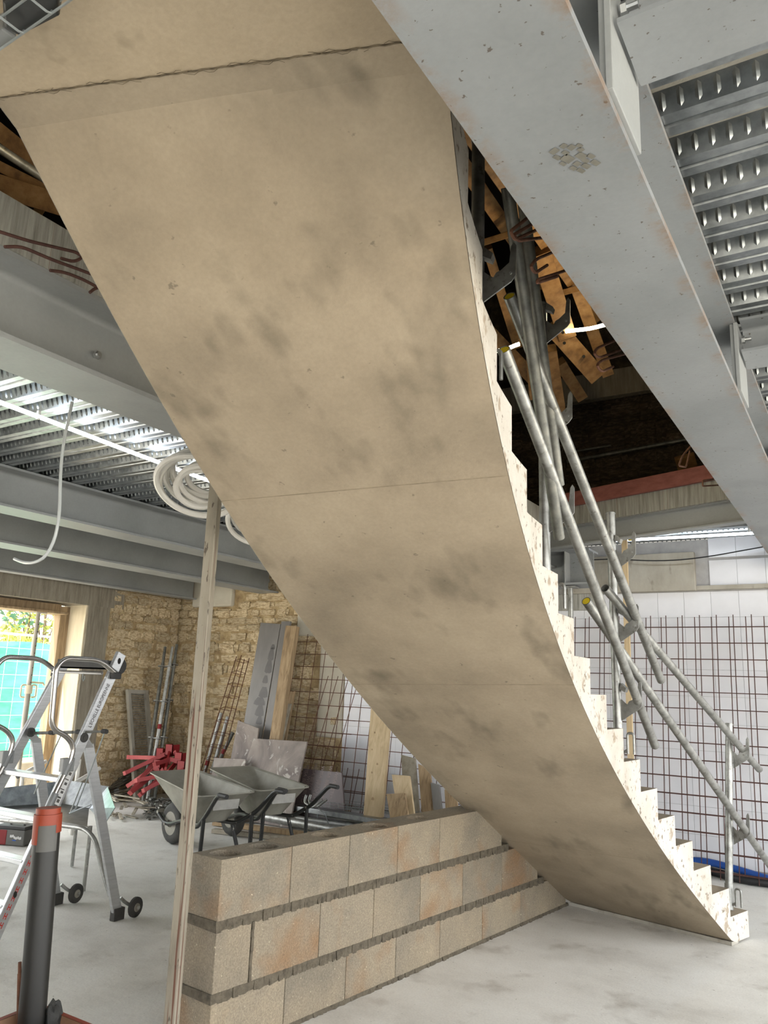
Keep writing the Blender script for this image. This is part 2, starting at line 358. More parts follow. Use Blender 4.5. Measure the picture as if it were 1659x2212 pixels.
# right side: open bays between piers; front side closed
for y0, y1 in ((-4, -3.7), (2.0, 2.3)): sbox('wall_right', M['concgrey'], XR, y0, 0, XR + .3, y1, ZD)
sbox('wall_right', M['concgrey'], XR, -4, 3.03, XR + .3, 8.4, 6.2)
for x0, x1 in ((-8.75, -.6), (XR - .3, XR)): sbox('wall_front', M['concgrey'], x0, -4.3, 0, x1, -4, ZD)
sbox('wall_front', M['concgrey'], -8.75, -4.3, 3.03, XR + .3, -4, 6.2)
# upper slabs and roof
sbox('ceiling', M['concgrey'], -8.75, -4, 3.095, -2.535, 8.4, ZS)
sbox('ceiling', M['concgrey'], -.655, -4, 3.095, XR, 8.4, ZS)
sbox('ceiling', M['concgrey'], -2.535, -4, 3.0, -.655, -1.6, ZS)
TR0, TR1 = V((-2.53, 6.98, 0)), V((-.66, 6.31, 0))
m = MB(); q = [(-2.53, 7.03), (-.66, 6.36), (-.66, 8.4), (-2.53, 8.4)]
m.hexa([(x, y, 3.095) for x, y in q], [(x, y, ZS - .01) for x, y in q]); obj('ceiling', m, M['concgrey'], kind='structure')
sbox('ceiling', M['roof'], -8.75, -4.3, 6.2, XR + .3, 8.4, 6.3)

# corrugated steel deck
def deck(x0, x1, y0, y1, c0, clip=None):
    prof = [(-.09, 0), (-.054, 0), (-.050, .009), (-.040, .009), (-.036, 0), (0, 0), (.016, .07), (.086, .07)]
    k0 = int(math.floor((y0 - c0) / .2)); k1 = int(math.ceil((y1 - c0) / .2)); m = MB(); e = MB()
    line = [(c0 + .2 * k + y, ZD + .003 + z) for k in range(k0, k1 + 1) for y, z in prof]
    vs = []; 
    for y, z in line:
        xa = clip(y) if clip else x0
        vs += [(xa if xa < x1 else x1, y, z), (x1, y, z)]
    m.add(vs, [(2 * i, 2 * i + 1, 2 * i + 3, 2 * i + 2) for i in range(len(line) - 1)])
    o = obj('ceiling', m, M['galv'], kind='structure')
    for k in range(k0, k1 + 1):
        yb = c0 + .2 * k + .098; xa = (clip(yb) if clip else x0) + .03
        n = V((0, -.946, -.324)); s = V((0, .324, -.946))
        for i in range(int((x1 - xa) / .045)):
            c = V((xa + .045 * i, yb, ZD + .036)) ; a = .0085; b = .026
            base = [c + V((a, 0, 0)) * p + s * q * b for p, q in ((0, -1), (1, -.6), (1, .6), (0, 1), (-1, .6), (-1, -.6))]
            top = [c + n * .006 + s * q * b * .55 for q in (-1, 1)]
            e.add(base + top, [(0, 1, 6), (1, 2, 7, 6), (2, 3, 7), (3, 4, 7), (4, 5, 6, 7), (5, 0, 6)])
    obj('embossment', e, M['galv'], parent=o, kind='stuff', smooth=True)
deck(-8.3, -2.7, -.6, 7.95, 1.727)
deck(-.42, 2.4, -.6, 7.95, 1.777)
deck(-2.53, -.6, 6.4, 7.95, 1.777, clip=lambda y: -2.53 if y > 7.0 else -.66 - (y - 6.31) / .67 * 1.87)

# white tiles on the back wall
TS = .2455
tm = MB().box(-TS / 2 + .0012, -.012, -TS / 2 + .0012, TS / 2 - .0012, 0, TS / 2 - .0012)
tme = bpy.data.meshes.new('tile'); tme.from_pydata([tuple(v) for v in tm.v], [], tm.f); tme.materials.append(M['tile'])
cnt = 0; x = -5.42 + TS / 2
while x < .75:
    z = 2.52 - TS / 2
    while z > -.05:
        if not (-4.7 < x < -3.0 and z > 1.2):
            inst('tile', tme, wall_tile, (x, YB, z)); cnt += 1
        z -= TS
    if x > -1.36 or x < -5:
        inst('tile', tme, wall_tile, (x, YB, 2.575 + TS / 2)); inst('tile', tme, wall_tile, (x, YB, 2.575 + TS * 1.5), scale=(1, 1, .8))
    x += TS
# cast lintel and ledge set in the tiled wall
obj('trim_4', MB().box(-2.64, 7.93, 2.53, -1.37, 8.02, 2.905), M['concgrey'], kind='structure', bevel=.006)
obj('trim_5', MB().box(-2.75, 7.95, 2.36, -2.30, 8.02, 2.53), M['concedge'], kind='structure', bevel=.006)
obj('trim_6', MB().box(-1.37, 7.955, 2.535, .9, 8.02, 2.575), M['concgrey'], kind='structure')

# rubble stones
svar = []
for i in range(10):
    bm = bmesh.new(); bmesh.ops.create_cube(bm, size=1)
    bmesh.ops.bevel(bm, geom=bm.edges[:], offset=.2, segments=2, affect='EDGES')
    for v in bm.verts: v.co += V([random.uniform(-.05, .05) for _ in range(3)])
    me = bpy.data.meshes.new('stone'); bm.to_mesh(me); bm.free(); me.materials.append(M['stone']); svar.append(me)
sdark = []
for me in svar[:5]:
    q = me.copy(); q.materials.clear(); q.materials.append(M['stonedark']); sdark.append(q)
def courses(parent, u0, u1, z0, z1, place, ch=(.085, .15), ln=(.16, .42), skip=None, var=svar):
    z = z0; n = 0
    while z < z1:
        h = min(random.uniform(*ch), max(z1 - z, .05)); u = u0 - random.uniform(0, .2)
        while u < u1:
            l = random.uniform(*ln)
            a, b = max(u, u0), min(u + l, u1)
            if b - a > .05 and not (skip and skip((a + b) / 2, z + h / 2)):
                p, rz = place((a + b) / 2, z + h / 2)
                inst('stone', random.choice(var), parent, p, (random.uniform(-.06, .06), random.uniform(-.05, .05), rz + random.uniform(-.05, .05)), (b - a + .002, .10 + random.uniform(-.03, .03), h - .001)); n += 1
            u += l
        z += h
    return n
n1 = courses(wall_stone, -8.28, -5.47, .0, 2.98, lambda u, z: (V((u, YB + .012 + random.uniform(-.012, .012), z)), 0), ch=(.085, .165), ln=(.14, .52), skip=lambda u, z: z > 2.5 and (-8.0 < u < -7.3 or u > -6.15) or (z > 1.3 and u > -5.75))
n2 = courses(wall_left, 6.79, 7.98, 0, 2.62, lambda u, z: (V((XL - .012 + random.uniform(-.012, .012), u, z)), pi / 2), ch=(.08, .15), ln=(.14, .36))
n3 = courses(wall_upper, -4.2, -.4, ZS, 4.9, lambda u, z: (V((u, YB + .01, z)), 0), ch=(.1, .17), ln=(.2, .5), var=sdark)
obj('trim_7', MB().box(-8.02, 7.93, 2.5, -7.28, 8.02, 3.02), M['plaster'], kind='structure', bevel=.03)      # plaster pad under the joist end
obj('trim_8', MB().box(-6.16, 7.94, 2.1, -5.42, 8.02, 2.98), M['plaster'], kind='structure', bevel=.02)
obj('trim_9', MB().box(-5.78, 7.95, .9, -5.43, 8.02, 2.12), M['plaster'], kind='structure', bevel=.02)

# ================================================================== STAIRCASE
C0 = V((6.35261573, 3.85359965, 0)); R0 = 7.51094321; A0 = radians(19.06905682); DA = radians(-1.94223722); SW = 1.174; RIS = .17
def sp(u, r, z): a = A0 + DA * u; return V((C0.x - r * cos(a), C0.y + r * sin(a), z))
def tang(u): return (sp(u - .1, R0, 0) - sp(u + .1, R0, 0)).normalized()       # down-run direction
stair = thing('concrete_staircase', 'curved bare concrete staircase with stepped edge rising over the block wall to the landing', 'staircase', sp(10, R0 + SW / 2, 0))
UC = 19.55; ZL = 3.0
m = MB(); NR = 8; us = sorted(set([1.0] + [1 + .25 * i for i in range(1, 75)] + [UC, 19.87])); us = [u for u in us if u <= 19.871]
def zsof(u, f):
    s = 1.81 + .19 * f
    return min(ZL, max(0.012, (u - s) * RIS))
def ztop(u): return min(19, int(math.floor(u + 1e-6))) * RIS
for i in range(len(us) - 1):
    a, b = us[i], us[i + 1]; zt = ztop(a)
    for j in range(NR):
        f0, f1 = j / NR, (j + 1) / NR; r0, r1 = R0 + SW * f0, R0 + SW * f1
        m.add([sp(a, r0, zsof(a, f0)), sp(b, r0, zsof(b, f0)), sp(b, r1, zsof(b, f1)), sp(a, r1, zsof(a, f1))], [(0, 1, 2, 3)])
        m.add([sp(a, r0, zt), sp(b, r0, zt), sp(b, r1, zt), sp(a, r1, zt)], [(3, 2, 1, 0)])
        if abs(a - round(a)) < 1e-6:
            zb = zt - RIS if round(a) <= 19 else zt
            if zb < zt: m.add([sp(a, r0, zb if a > 1 else 0.012), sp(a, r1, zb if a > 1 else .012), sp(a, r1, zt), sp(a, r0, zt)], [(0, 1, 2, 3)])
flight = obj('flight', m, M['conc'], stair, fix=True, smooth=True)
try: flight.data.set_sharp_from_angle(angle=radians(14))
except Exception: pass
for side, r in (('stringer_face', R0), ('stringer_face', R0 + SW)):
    m = MB(); f = 0 if r == R0 else 1
    for i in range(len(us) - 1):
        a, b = us[i], us[i + 1]; zt = ztop(a); rr = r - (.0015 if f == 0 else -.0015)
        m.add([sp(a, rr, zsof(a, f)), sp(b, rr, zsof(b, f)), sp(b, rr, zt), sp(a, rr, zt)], [(0, 1, 2, 3) if f else (3, 2, 1, 0)])
    obj(side, m, M['concside'], stair, label='pale speckled stepped side face of the staircase')
# landing slab cast against the flight
el, er = sp(19.885, R0 + SW, 0), sp(19.885, R0, 0)
q = [(er.x, er.y), (el.x, el.y), (el.x + .02, -1.59), (-.662, -1.59), (-.662, er.y + .05)]
m = MB(); o5 = [(x, y, ZL) for x, y in q] + [(x, y, ZS) for x, y in q]
m.add(o5, [(0, 1, 2, 3, 4)[::-1], (5, 6, 7, 8, 9)] + [(i, (i + 1) % 5, 5 + (i + 1) % 5, 5 + i) for i in range(5)])
obj('landing', m, M['concw'], stair, fix=True, label='pale concrete landing slab with a ragged construction joint')
# ragged mortar fins along the construction joint
m = MB(); N = 90
for k, (amp, off, wd) in enumerate(((.002, 0, .0022), (.005, -.006, .0009), (.005, .006, .0009))):
    for i in range(N):
        if k and (sin(i * .43 + k * 2) + random.uniform(-.6, .6)) < .25: continue
        f0, f1 = i / N, (i + 1) / N
        a = el.lerp(er, f0); b = el.lerp(er, f1); d = V((.3, -.95, 0))
        ra = off + amp * sin(i * 1.7 + k) ; rb = off + amp * sin((i + 1) * 1.7 + k)
        pa, pb = a + d * ra, b + d * rb
        m.add([V((p.x, p.y, ZL - .0025)) + d * s for p in (pa, pb) for s in (-wd, wd)], [(0, 2, 3, 1)])
obj('joint_crack', m, M['crack'], stair, label='thin ragged dark crack along the construction joint')
for uj in (11.05, 5.3, 15.2):
    m = MB()
    for i in range(24):
        f0, f1 = i / 24, (i + 1) / 24; w = .006
        q = [sp(u, R0 + SW * f, zsof(u, f) - .0009) for u, f in ((uj - w, f0), (uj - w, f1), (uj + w, f1), (uj + w, f0))]; m.add(q, [(0, 1, 2, 3)])
    obj('board_joint', m, M['conc2'], stair, label='faint formwork joint line across the soffit')
# floor kerb strip left by the formwork
m = MB(); pts = [(1.9, R0 + .02), (2.02, R0 + SW)]
a, b = sp(1.62, R0, 0), sp(1.85, R0 + SW, 0); c, d = sp(2.15, R0 + SW, 0), sp(2.0, R0, 0)
m.hexa([p + V((0, 0, .001)) for p in (a, b, c, d)], [p + V((0, 0, .022)) for p in (a, b, c, d)]); obj('kick_strip', m, M['concgrey'], stair)

# ================================================================== STEEL FRAME
def isec(h, b, tf, tw, r):
    p = []
    def arc(cx, cy, a0, a1):
        for i in range(4):
            a = radians(a0 + (a1 - a0) * i / 3); p.append((cx + r * cos(a), cy + r * sin(a)))
    p += [(-b / 2, -h / 2), (b / 2, -h / 2), (b / 2, -h / 2 + tf)]
    arc(tw / 2 + r, -h / 2 + tf + r, 270, 180); arc(tw / 2 + r, h / 2 - tf - r, 180, 90)
    p += [(b / 2, h / 2 - tf), (b / 2, h / 2), (-b / 2, h / 2), (-b / 2, h / 2 - tf)]
    arc(-tw / 2 - r, h / 2 - tf - r, 90, 0); arc(-tw / 2 - r, -h / 2 + tf + r, 0, -90)
    p += [(-b / 2, -h / 2 + tf)]
    return p
def ibeam(p0, p1, zb, zt, b, label, m='primer', parent=None, tf=.02, tw=.012, r=.026, name='steel_beam', group=None):
    zc = (zb + zt) / 2; mb = MB().prism(V((p0[0], p0[1], zc)), V((p1[0], p1[1], zc)), isec(zt - zb, b, tf, tw, r))
    t = thing(name, label, 'steel beam', ((p0[0] + p1[0]) / 2, (p0[1] + p1[1]) / 2, zb), group=group)
    obj('profile', mb, M[m], t, smooth=True); return t
big = ibeam((-.498, -1.6), (-.498, 7.98), 2.70, 3.03, .29, 'wide grey painted steel main beam crossing the upper right of the photo, boot print underneath', 'primermain')
# boot print and rubbed mark under the flange
m = MB(); z = 2.6985
c = onZ(1240, 340, z); ax = (onZ(1300, 372, z) - onZ(1196, 318, z)).normalized(); ay = V((-ax.y, ax.x, 0))
for (u, v, a, b) in ((-.05, .01, .008, .010), (-.045, -.014, .007, .007), (-.03, .022, .009, .006), (-.026, .0, .008, .006), (-.028, -.02, .008, .008), (-.008, .012, .014, .011), (.010, -.012, .012, .009), (-.006, -.026, .007, .006), (-.004, .03, .008, .005), (.022, .012, .008, .007), (.026, .028, .008, .006), (.03, -.006, .008, .006), (.028, -.024, .009, .006), (.044, .006, .010, .007), (.046, .024, .010, .006), (.052, -.014, .011, .007), (-.018, -.034, .007, .005)):
    p = c + ax * u + ay * v; m.add([p + ax * s * a + ay * t * b for s, t in ((-1, -1), (1, -1), (1, 1), (-1, 1))], [(3, 2, 1, 0)])
obj('boot_print', m, mat('dust_print', [(100, 98, 90), (116, 113, 104)], .9, scale=40), big, label='dusty boot print pressed on the flange')
# mortar splashes on the left flange edge
m = MB()
for px, py, s in ((832, 14, .02), (948, 184, .012), (966, 210, .010), (977, 224, .006), (1072, 367, .004)):
    p = onZ(px, py, 2.712); m.lathe([(.0005, -.004), (s * .5, 0), (s * .4, .006), (.0005, .01)], p, (0.3, .6, .2), 7)
obj('mortar_splash', m, M['plaster'], big)

def joist(y, label, zb=2.885):
    t = ibeam((-.335, y), (2.79, y), zb, 3.03, .20, label, tf=.011, tw=.008, r=.016)
    m = MB().box(-.358, y - .115, 2.722, -.343, y + .115, 3.01); obj('end_plate', m, M['primerd'], t, bevel=.002)
    m = MB().box(-.372, y - .105, 2.722, -.3585, y + .125, 3.01); obj('end_plate', m, M['primerd'], t, bevel=.002)
    for zz in (2.955,):
        for s in (-1, 1):
            c = V((-.335, y + s * .055, zz)); b = MB().lathe([(.016, 0), (.016, .012)], c, (1, 0, 0), 6).tube([c + V((.01, 0, 0)), c + V((.035, 0, 0))], .008, 8)
            obj('bolt', b, M['bolt'], t)
    return t
joist(1.48, 'grey steel joist with bolted end plates at the top right corner, dark splashes underneath')
joist(3.30, 'grey steel joist with bolted end plate at the right edge beyond the nearer joist')
joist(5.12, 'grey steel joist meeting the main beam furthest back on the right')
# left joists
jA = ibeam((-2.68, -1.6), (-2.68, 7.98), 2.70, 3.03, .29, 'dark grey steel beam with rust line and loose bolt left of the staircase, nearest of the left beams', 'primerd')
b = onX(205, 768, -2.674); c = MB().tube([b, b + V((.03, 0, 0))], .011, 8); c.lathe([(.017, 0), (.017, .014)], b + V((.008, 0, 0)), (1, 0, 0), 6); obj('bolt', c, M['bolt'], jA)
ibeam((-5.475, -1.6), (-5.475, 7.98), 2.725, 3.03, .28, 'grey steel beam second from the staircase on the left, under the deck', 'primerd', tf=.018)
ibeam((-6.68, -1.6), (-6.68, 7.98), 2.66, 3.03, .32, 'bluish grey steel beam third from the staircase on the left', 'primerd', tf=.018)
ibeam((-7.98, -1.6), (-7.98, 7.9), 2.60, 2.93, .16, 'dark grey steel beam running along the window wall above the lintel', 'primerd', tf=.016)
# skewed trimmer at the far end of the stair opening
dirT = (TR1 - TR0).normalized(); nT = V((-dirT.y, dirT.x, 0))
ibeam((TR0.x + nT.x * .08, TR0.y + nT.y * .08), (TR1.x + nT.x * .08, TR1.y + nT.y * .08), 2.85, 3.03, .10, 'shallow dark grey steel trimmer beam at the far end of the stair opening', 'primerd', tf=.012, r=.012, name='trimmer_beam')
m = MB(); o = nT * .0
for a, b_, z0, z1, mm, nm, kd in ((0, .16, 3.031, 3.2, 'concedge', 'trim_10', 1), (-.03, .012, 3.202, 3.33, 'pinkboard', 'form_board', 0)):
    p = [TR0 + nT * a, TR1 + nT * a, TR1 + nT * b_, TR0 + nT * b_]
    mb = MB().hexa([(q.x, q.y, z0) for q in p], [(q.x, q.y, z1) for q in p])
    if kd: obj(nm, mb, M[mm], kind='structure')
    else: obj(nm, mb, M[mm], label='red stained formwork board on the edge of the upper slab', cat='board')
obj('trim_11', MB().box(-2.66, 1.0, 3.031, -2.53, 7.0, 3.225), M['concedge'], kind='structure')   # slab edge on the left beam
# short white cantilever beam end with prop, behind the stair
wy = 7.3
t = ibeam((-3.6, wy), (-2.16, wy), 2.52, 2.86, .30, 'short pale grey beam end with stiffener plate beyond the stair steps', tf=.02)
obj('stiffener_plate', MB().box(-2.40, wy - .142, 2.54, -2.39, wy - .006, 2.84), M['primerd'], t)
pr = onY(1232, 1272, wy - .05)
t = thing('steel_prop', 'thin galvanised prop with a flat head plate under the short beam end', 'prop', (pr.x, pr.y, 0))
obj('tube', MB().tube([(pr.x, pr.y, .01), (pr.x, pr.y, 2.50)], .024, 10), M['tubegalv'], t, smooth=True)
obj('head_plate', MB().box(pr.x - .07, pr.y - .07, 2.501, pr.x + .07, pr.y + .07, 2.512), M['tubegalv'], t)
obj('base_plate', MB().box(pr.x - .07, pr.y - .07, .001, pr.x + .07, pr.y + .07, .01), M['tubegalv'], t)

# ================================================================== BLOCK WALL
def zat(py, x, y):
    k = -(py - CY) / F
    return H + (x * UP.x + y * UP.y - k * (x * FW.x + y * FW.y)) / (k * FW.z - UP.z)
B1 = onZ(646, 2212, 0); B2 = onZ(1223.6, 1957, 0); BD = (B2 - B1).normalized(); BN = V((BD.y, -BD.x, 0))
def bs(px, py): return (onP(px, py, B1, BN) - B1).dot(BD)
def bp(s, n, z): p = B1 + BD * s + BN * n; return V((p.x, p.y, z))
S0 = -.541; BT = .20
bw = thing('block_wall', 'low wall of three courses of beige wood fibre blocks with dark mortar joints under the staircase', 'wall', bp(1, -.1, 0))
def block(s0, s1, z0, z1, holes=()):
    m = MB(); c = .004; s0 += c * .5; s1 -= c * .5
    lo = [bp(s0, -BT, z0), bp(s0, 0, z0), bp(s1, 0, z0), bp(s1, -BT, z0)]; hi = [V((p.x, p.y, z1)) for p in lo]
    m.add(lo + hi, [(0, 1, 5, 4), (1, 2, 6, 5), (2, 3, 7, 6), (3, 0, 4, 7), (0, 3, 2, 1)])
    if not holes: m.add(hi, [(0, 1, 2, 3)])
    else:
        cuts = [s0] + [(a + b) / 2 for a, b in zip(holes[:-1], holes[1:])] + [s1]
        for h, a, b in zip(holes, cuts[:-1], cuts[1:]):
            h = min(max(h, a + .073), b - .073)
            ang = sorted(set([2 * pi * i / 20 for i in range(20)] + [math.atan2(y, x) % (2 * pi) for x in (a - h, b - h) for y in (-.1, .1)]))
            inn, out, dn = [], [], []
            for t in ang:
                x, y = cos(t), sin(t); k = min(((b - h) if x > 0 else (a - h)) / x if abs(x) > 1e-9 else 9, .1 / abs(y) if abs(y) > 1e-9 else 9)
                out.append(bp(h + x * k, -.1 + y * k, z1)); inn.append(bp(h + x * .07, -.1 + y * .07, z1)); dn.append(bp(h + x * .07, -.1 + y * .07, z1 - .236))
            n = len(ang); m.add(out + inn + dn, [(i, (i + 1) % n, n + (i + 1) % n, n + i) for i in range(n)] + [(n + i, n + (i + 1) % n, 2 * n + (i + 1) % n, 2 * n + i) for i in range(n)] + [tuple(2 * n + i for i in range(n))])
    return obj('block', m, M['block'], bw, fix=True, bevel=.003)
rows = [(.535, .780, [(632, 1830), (757, 1802), (861, 1777), (951, 1758)]),
        (.255, .497, [(549, 1990), (694, 1935), (810, 1890), (910, 1852), (1001, 1830), (1085, 1800)]),
        (.018, .220, [(616, 2130), (748, 2080), (856, 2030), (951, 1990), (1042, 1960), (1125, 1925), (1186, 1900)])]
send = {0: 1.86, 1: 2.36, 2: 2.80}
for k, (z0, z1, px) in enumerate(rows):
    js = [bs(*p) for p in px]; e = [S0] + js + [max(send[k], js[-1] + .15)]
    for i in range(len(e) - 1):
        hs = ()
        if k == 0: hs = (S0 + .11, e[1] - .09) if i == 0 else (e[i + 1] - .085,)
        a, b = e[i], e[i + 1]
        if k == 1 and i == 0: b -= .012
        block(a, b, z0, z1, hs)
def mortar(s0, s1, z0, z1, nb=.006, name='mortar_joint'):
    m = MB(); N = int((s1 - s0) / .03); 
    for i in range(N):
        a, b = s0 + (s1 - s0) * i / N, s0 + (s1 - s0) * (i + 1) / N
        j = [random.uniform(-.006, .006) for _ in range(4)]
        ra = .001 if i == 0 else 0
        lo = [bp(a, -BT + .004, z0), bp(a, nb * .3 + j[0], z0 - .004 + j[2] * .6), bp(b, nb * .3 + j[1], z0 - .004 + j[3] * .6), bp(b, -BT + .004, z0)]
        hi = [bp(a, -BT + .004, z1), bp(a, j[1] * .6, z1 + .002), bp(b, j[2] * .6, z1 + .002), bp(b, -BT + .004, z1)]
        m.hexa(lo, hi)
    return obj(name, m, M['mortar'], bw)
mortar(S0 - .004, 1.95, .497, .535); mortar(S0 - .004, 2.45, .220, .255); mortar(S0 + .004, 2.83, .001, .018, .02)
js = bs(549, 1990); m = MB()
for i in range(8):
    z = .255 + .242 * i / 8; a = js - .012 + random.uniform(-.003, .002); m.hexa([bp(a, -BT + .01, z), bp(a, .003, z), bp(a + .014, .003, z), bp(a + .014, -BT + .01, z)], [bp(a, -BT + .01, z + .031), bp(a, .003, z + .031), bp(a + .014, .003, z + .031), bp(a + .014, -BT + .01, z + .031)])
obj('mortar_joint', m, M['mortar'], bw)

# mason's profile post in front of the wall end
pb = onY(400, 1850, 2.50); 
t = thing('profile_post', 'tall square beige steel post with rust streaks at the end of the block wall', 'post', (pb.x, pb.y, 0))
ax = V((cos(radians(20)), sin(radians(20)), 0)); ay = V((-ax.y, ax.x, 0)); P = V((pb.x, pb.y, 0))
lean = V((0, 0, 0)); m = MB(); w = .0235
def sq(z, w): return [P + ax * a * w + ay * b * w + V((0, 0, z)) for a, b in ((-1, -1), (1, -1), (1, 1), (-1, 1))]
zb = .19
m.hexa(sq(zb, w), sq(2.675, w)); obj('tube', m, M['post'], t, bevel=.003)
m = MB().tube([P + V((0, 0, .012)), P + V((0, 0, zb + .03))], .011, 10); m.box(P.x - .05, P.y - .05, .001, P.x + .05, P.y + .05, .012); obj('threaded_foot', m, M['rustdark'], t)
obj('head_plate', MB().box(P.x - .045, P.y - .045, 2.675, P.x + .045, P.y + .045, 2.696), M['post'], t)

# ================================================================== GUARDRAIL ON THE STAIR EDGE
def cyl(px, py, R):
    r = ray(px, py); dx, dy = r.x, r.y; ox, oy = -C0.x, -C0.y
    a = dx * dx + dy * dy; b = 2 * (dx * ox + dy * oy); c = ox * ox + oy * oy - R * R
    t = (-b - sqrt(max(b * b - 4 * a * c, 0))) / (2 * a)
    if t < 0: t = (-b + sqrt(b * b - 4 * a * c)) / (2 * a)
    return EYE + r * t
RP = R0 + .082
def gpost(u0, z0, u1, z1, hooks, label):
    p0, p1 = sp(u0, RP, z0), sp(u1, RP, z1); d = (p1 - p0).normalized()
    t = thing('guardrail_post', label, 'guardrail post', p0, group=None)
    obj('tube', MB().tube([p0 + d * .012, p1], .0245, 14, hollow=.86), M['tubegalv'], t, smooth=True)
    obj('rim', MB().tube([p1 - d * .012, p1 - d * .004], .0275, 14), M['tubegalv'], t, smooth=True)
    tg = tang(u0); tg = V((C0.x - p0.x, C0.y - p0.y, 0)).normalized(); rad = V((-tg.y, tg.x, 0))
    for zh in hooks:
        c = p0 + d * ((zh - z0) / d.z)
        pts = [(.02, -.115), (.10, -.062), (.113, -.045), (.115, .05), (.108, .062), (.1, .05), (.094, -.002), (.07, -.022), (.056, -.028), (.048, -.042), (.038, -.036), (.02, -.02)]
        pts = [(x * 1.22, y * 1.22) for x, y in pts]; m = MB().sweep2([c - rad * .0035, c + rad * .0035], [pts, pts], tg, V((0, 0, 1)))
        h = obj('hook', m, M['tubegalv'], t)
        q = [(.022, .03), (.052, .012), (.06, .035), (.03, .062)]
        obj('keeper', MB().sweep2([c - rad * .02, c + rad * .02], [q, q], tg, V((0, 0, 1))), M['tubegalv'], h)
        obj('pin', MB().tube([c + tg * .12 - rad * .008 - V((0, 0, .045)), c + tg * .12 + rad * .008 - V((0, 0, .045))], .005, 8), M['bolt'], h)
    # clamp foot
    m = MB().tube([p0 + d * .003, p0 + d * .16], .029, 12); obj('sleeve', m, M['tubegalv'], t, smooth=True)
    a = p0 + tg * .05 + V((0, 0, .03)); m = MB().tube(rounded([a, a + V((0, 0, .11)), a + tg * .035 + V((0, 0, .11)), a + tg * .035 + V((0, 0, .0))], .02), .007, 8)
    m.tube([p0 + V((0, 0, .02)), a + V((0, 0, .02))], .008, 8); obj('clamp_handle', m, M['tubegalv'], t, smooth=True)
    return t
def zc(u, py): p = sp(u, RP, 0); return zat(py, p.x, p.y)
gpost(1.35, .17, .75, 1.36, (1.20, .71), 'galvanised guardrail post with two hooks standing on the lowest stair step')
gpost(7.35, 1.19, 7.45, zc(7.45, 1107), (zc(7.4, 1180), zc(7.4, 1335), zc(7.4, 1500)), 'galvanised guardrail post with three hooks standing a third of the way up the stair')
gpost(11.6, 1.87, 11.7, zc(11.7, 655), (zc(11.7, 1085), zc(11.7, 885), zc(11.7, 685)), 'galvanised guardrail post crossed by several tubes two thirds of the way up the stair')
gpost(15.75, 2.55, 15.8, zc(15.8, 300), (zc(15.8, 575),), 'dark guardrail post highest on the stair with one large hook')
for i, (a, b, r, lab, mm) in enumerate((
    ((1307, 1270), (1640, 1662), .0242, 'upper galvanised rail tube on the lowest flight, between the two lower posts', 'tubegalv'),
    ((1266, 1298), (1659, 1864), .0242, 'lower galvanised rail tube with yellow lined open end on the lowest flight', 'tubegalv'),
    ((1100, 639), (1428, 1470), .0242, 'long galvanised tube with yellow lined end slanting past the middle post to the upper hook', 'tubegalv'),
    ((1088, 755), (1415, 1611), .0242, 'long galvanised tube ending below the lower hook of the middle post', 'tubegalv'),
    ((1096, 405), (1208, 1162), .0242, 'mottled steep tube in front of the upper post, coming from above', 'tubedark'),
    ((1128, 420), (1208, 1048), .0242, 'steep grey tube just right of the mottled steep tube', 'tubedark'))):
    rr = R0 + (.035, .035, .028, .02, -.03, -.015)[i]
    A_, B_ = cyl(*a, rr), cyl(*b, rr)
    if i == 1: B_ = A_ + (B_ - A_) * 1.04
    m = MB().tube([A_, B_], r, 14, hollow=.86); o = obj('rail_tube', m, M[mm], label=lab, cat='tube', smooth=True)
    if i in (1, 2, 3):
        d = (B_ - A_).normalized(); obj('end_liner', MB().tube([A_ + d * .002, A_ + d * .05], .0205, 12), M['yellow'], o, label='yellow end liner')

# ================================================================== PLATFORM LADDER
lad = thing('platform_ladder', 'aluminium platform stepladder with looped handrails and small rear wheels standing near the window', 'ladder', (-4.58, 3.4, 0))
def lp(x, y, z): return V((x, y, z))
SR0, SR1 = lp(-4.27, 2.92, .02), lp(-4.27, 3.585, 1.60)
SL0, SL1 = lp(-4.95, 2.92, .02), lp(-4.80, 3.585, 1.60)
RR0, RR1 = lp(-4.28, 3.82, .03), lp(-4.285, 3.45, 1.10)
RL0, RL1 = lp(-4.87, 3.80, .03), lp(-4.82, 3.45, 1.10)
def chan(p0, p1, w, t, up):   # C-shaped extrusion
    a = t / 2; return MB().prism(p0, p1, [(-a, -w / 2), (a, -w / 2), (a, w / 2), (-a, w / 2), (-a, w / 2 - .006), (a - .006, w / 2 - .006), (a - .006, -w / 2 + .006), (-a, -w / 2 + .006)], up)
stile = obj('stile', MB().bar(SR0, SR1, .026, .072, (0, 1, 0)), M['alu'], lad, bevel=.003)
stl2 = obj('stile', MB().bar(SL0, SL1, .026, .072, (0, 1, 0)), M['alu'], lad, bevel=.003)
obj('rear_leg', MB().bar(RR0, RR1, .026, .066, (0, 1, 0)), M['alu'], lad, bevel=.003)
obj('rear_leg', MB().bar(RL0, RL1, .026, .066, (0, 1, 0)), M['alu'], lad, bevel=.003)
# sleeves at mid height of the stiles
dS = (SR1 - SR0).normalized()
for a, b in ((SR0, SR1), (SL0, SL1)):
    d = (b - a).normalized(); obj('stile_sleeve', MB().bar(a + d * .72, a + d * 1.08, .034, .082, (0, 1, 0)), M['alu'], lad, bevel=.002)
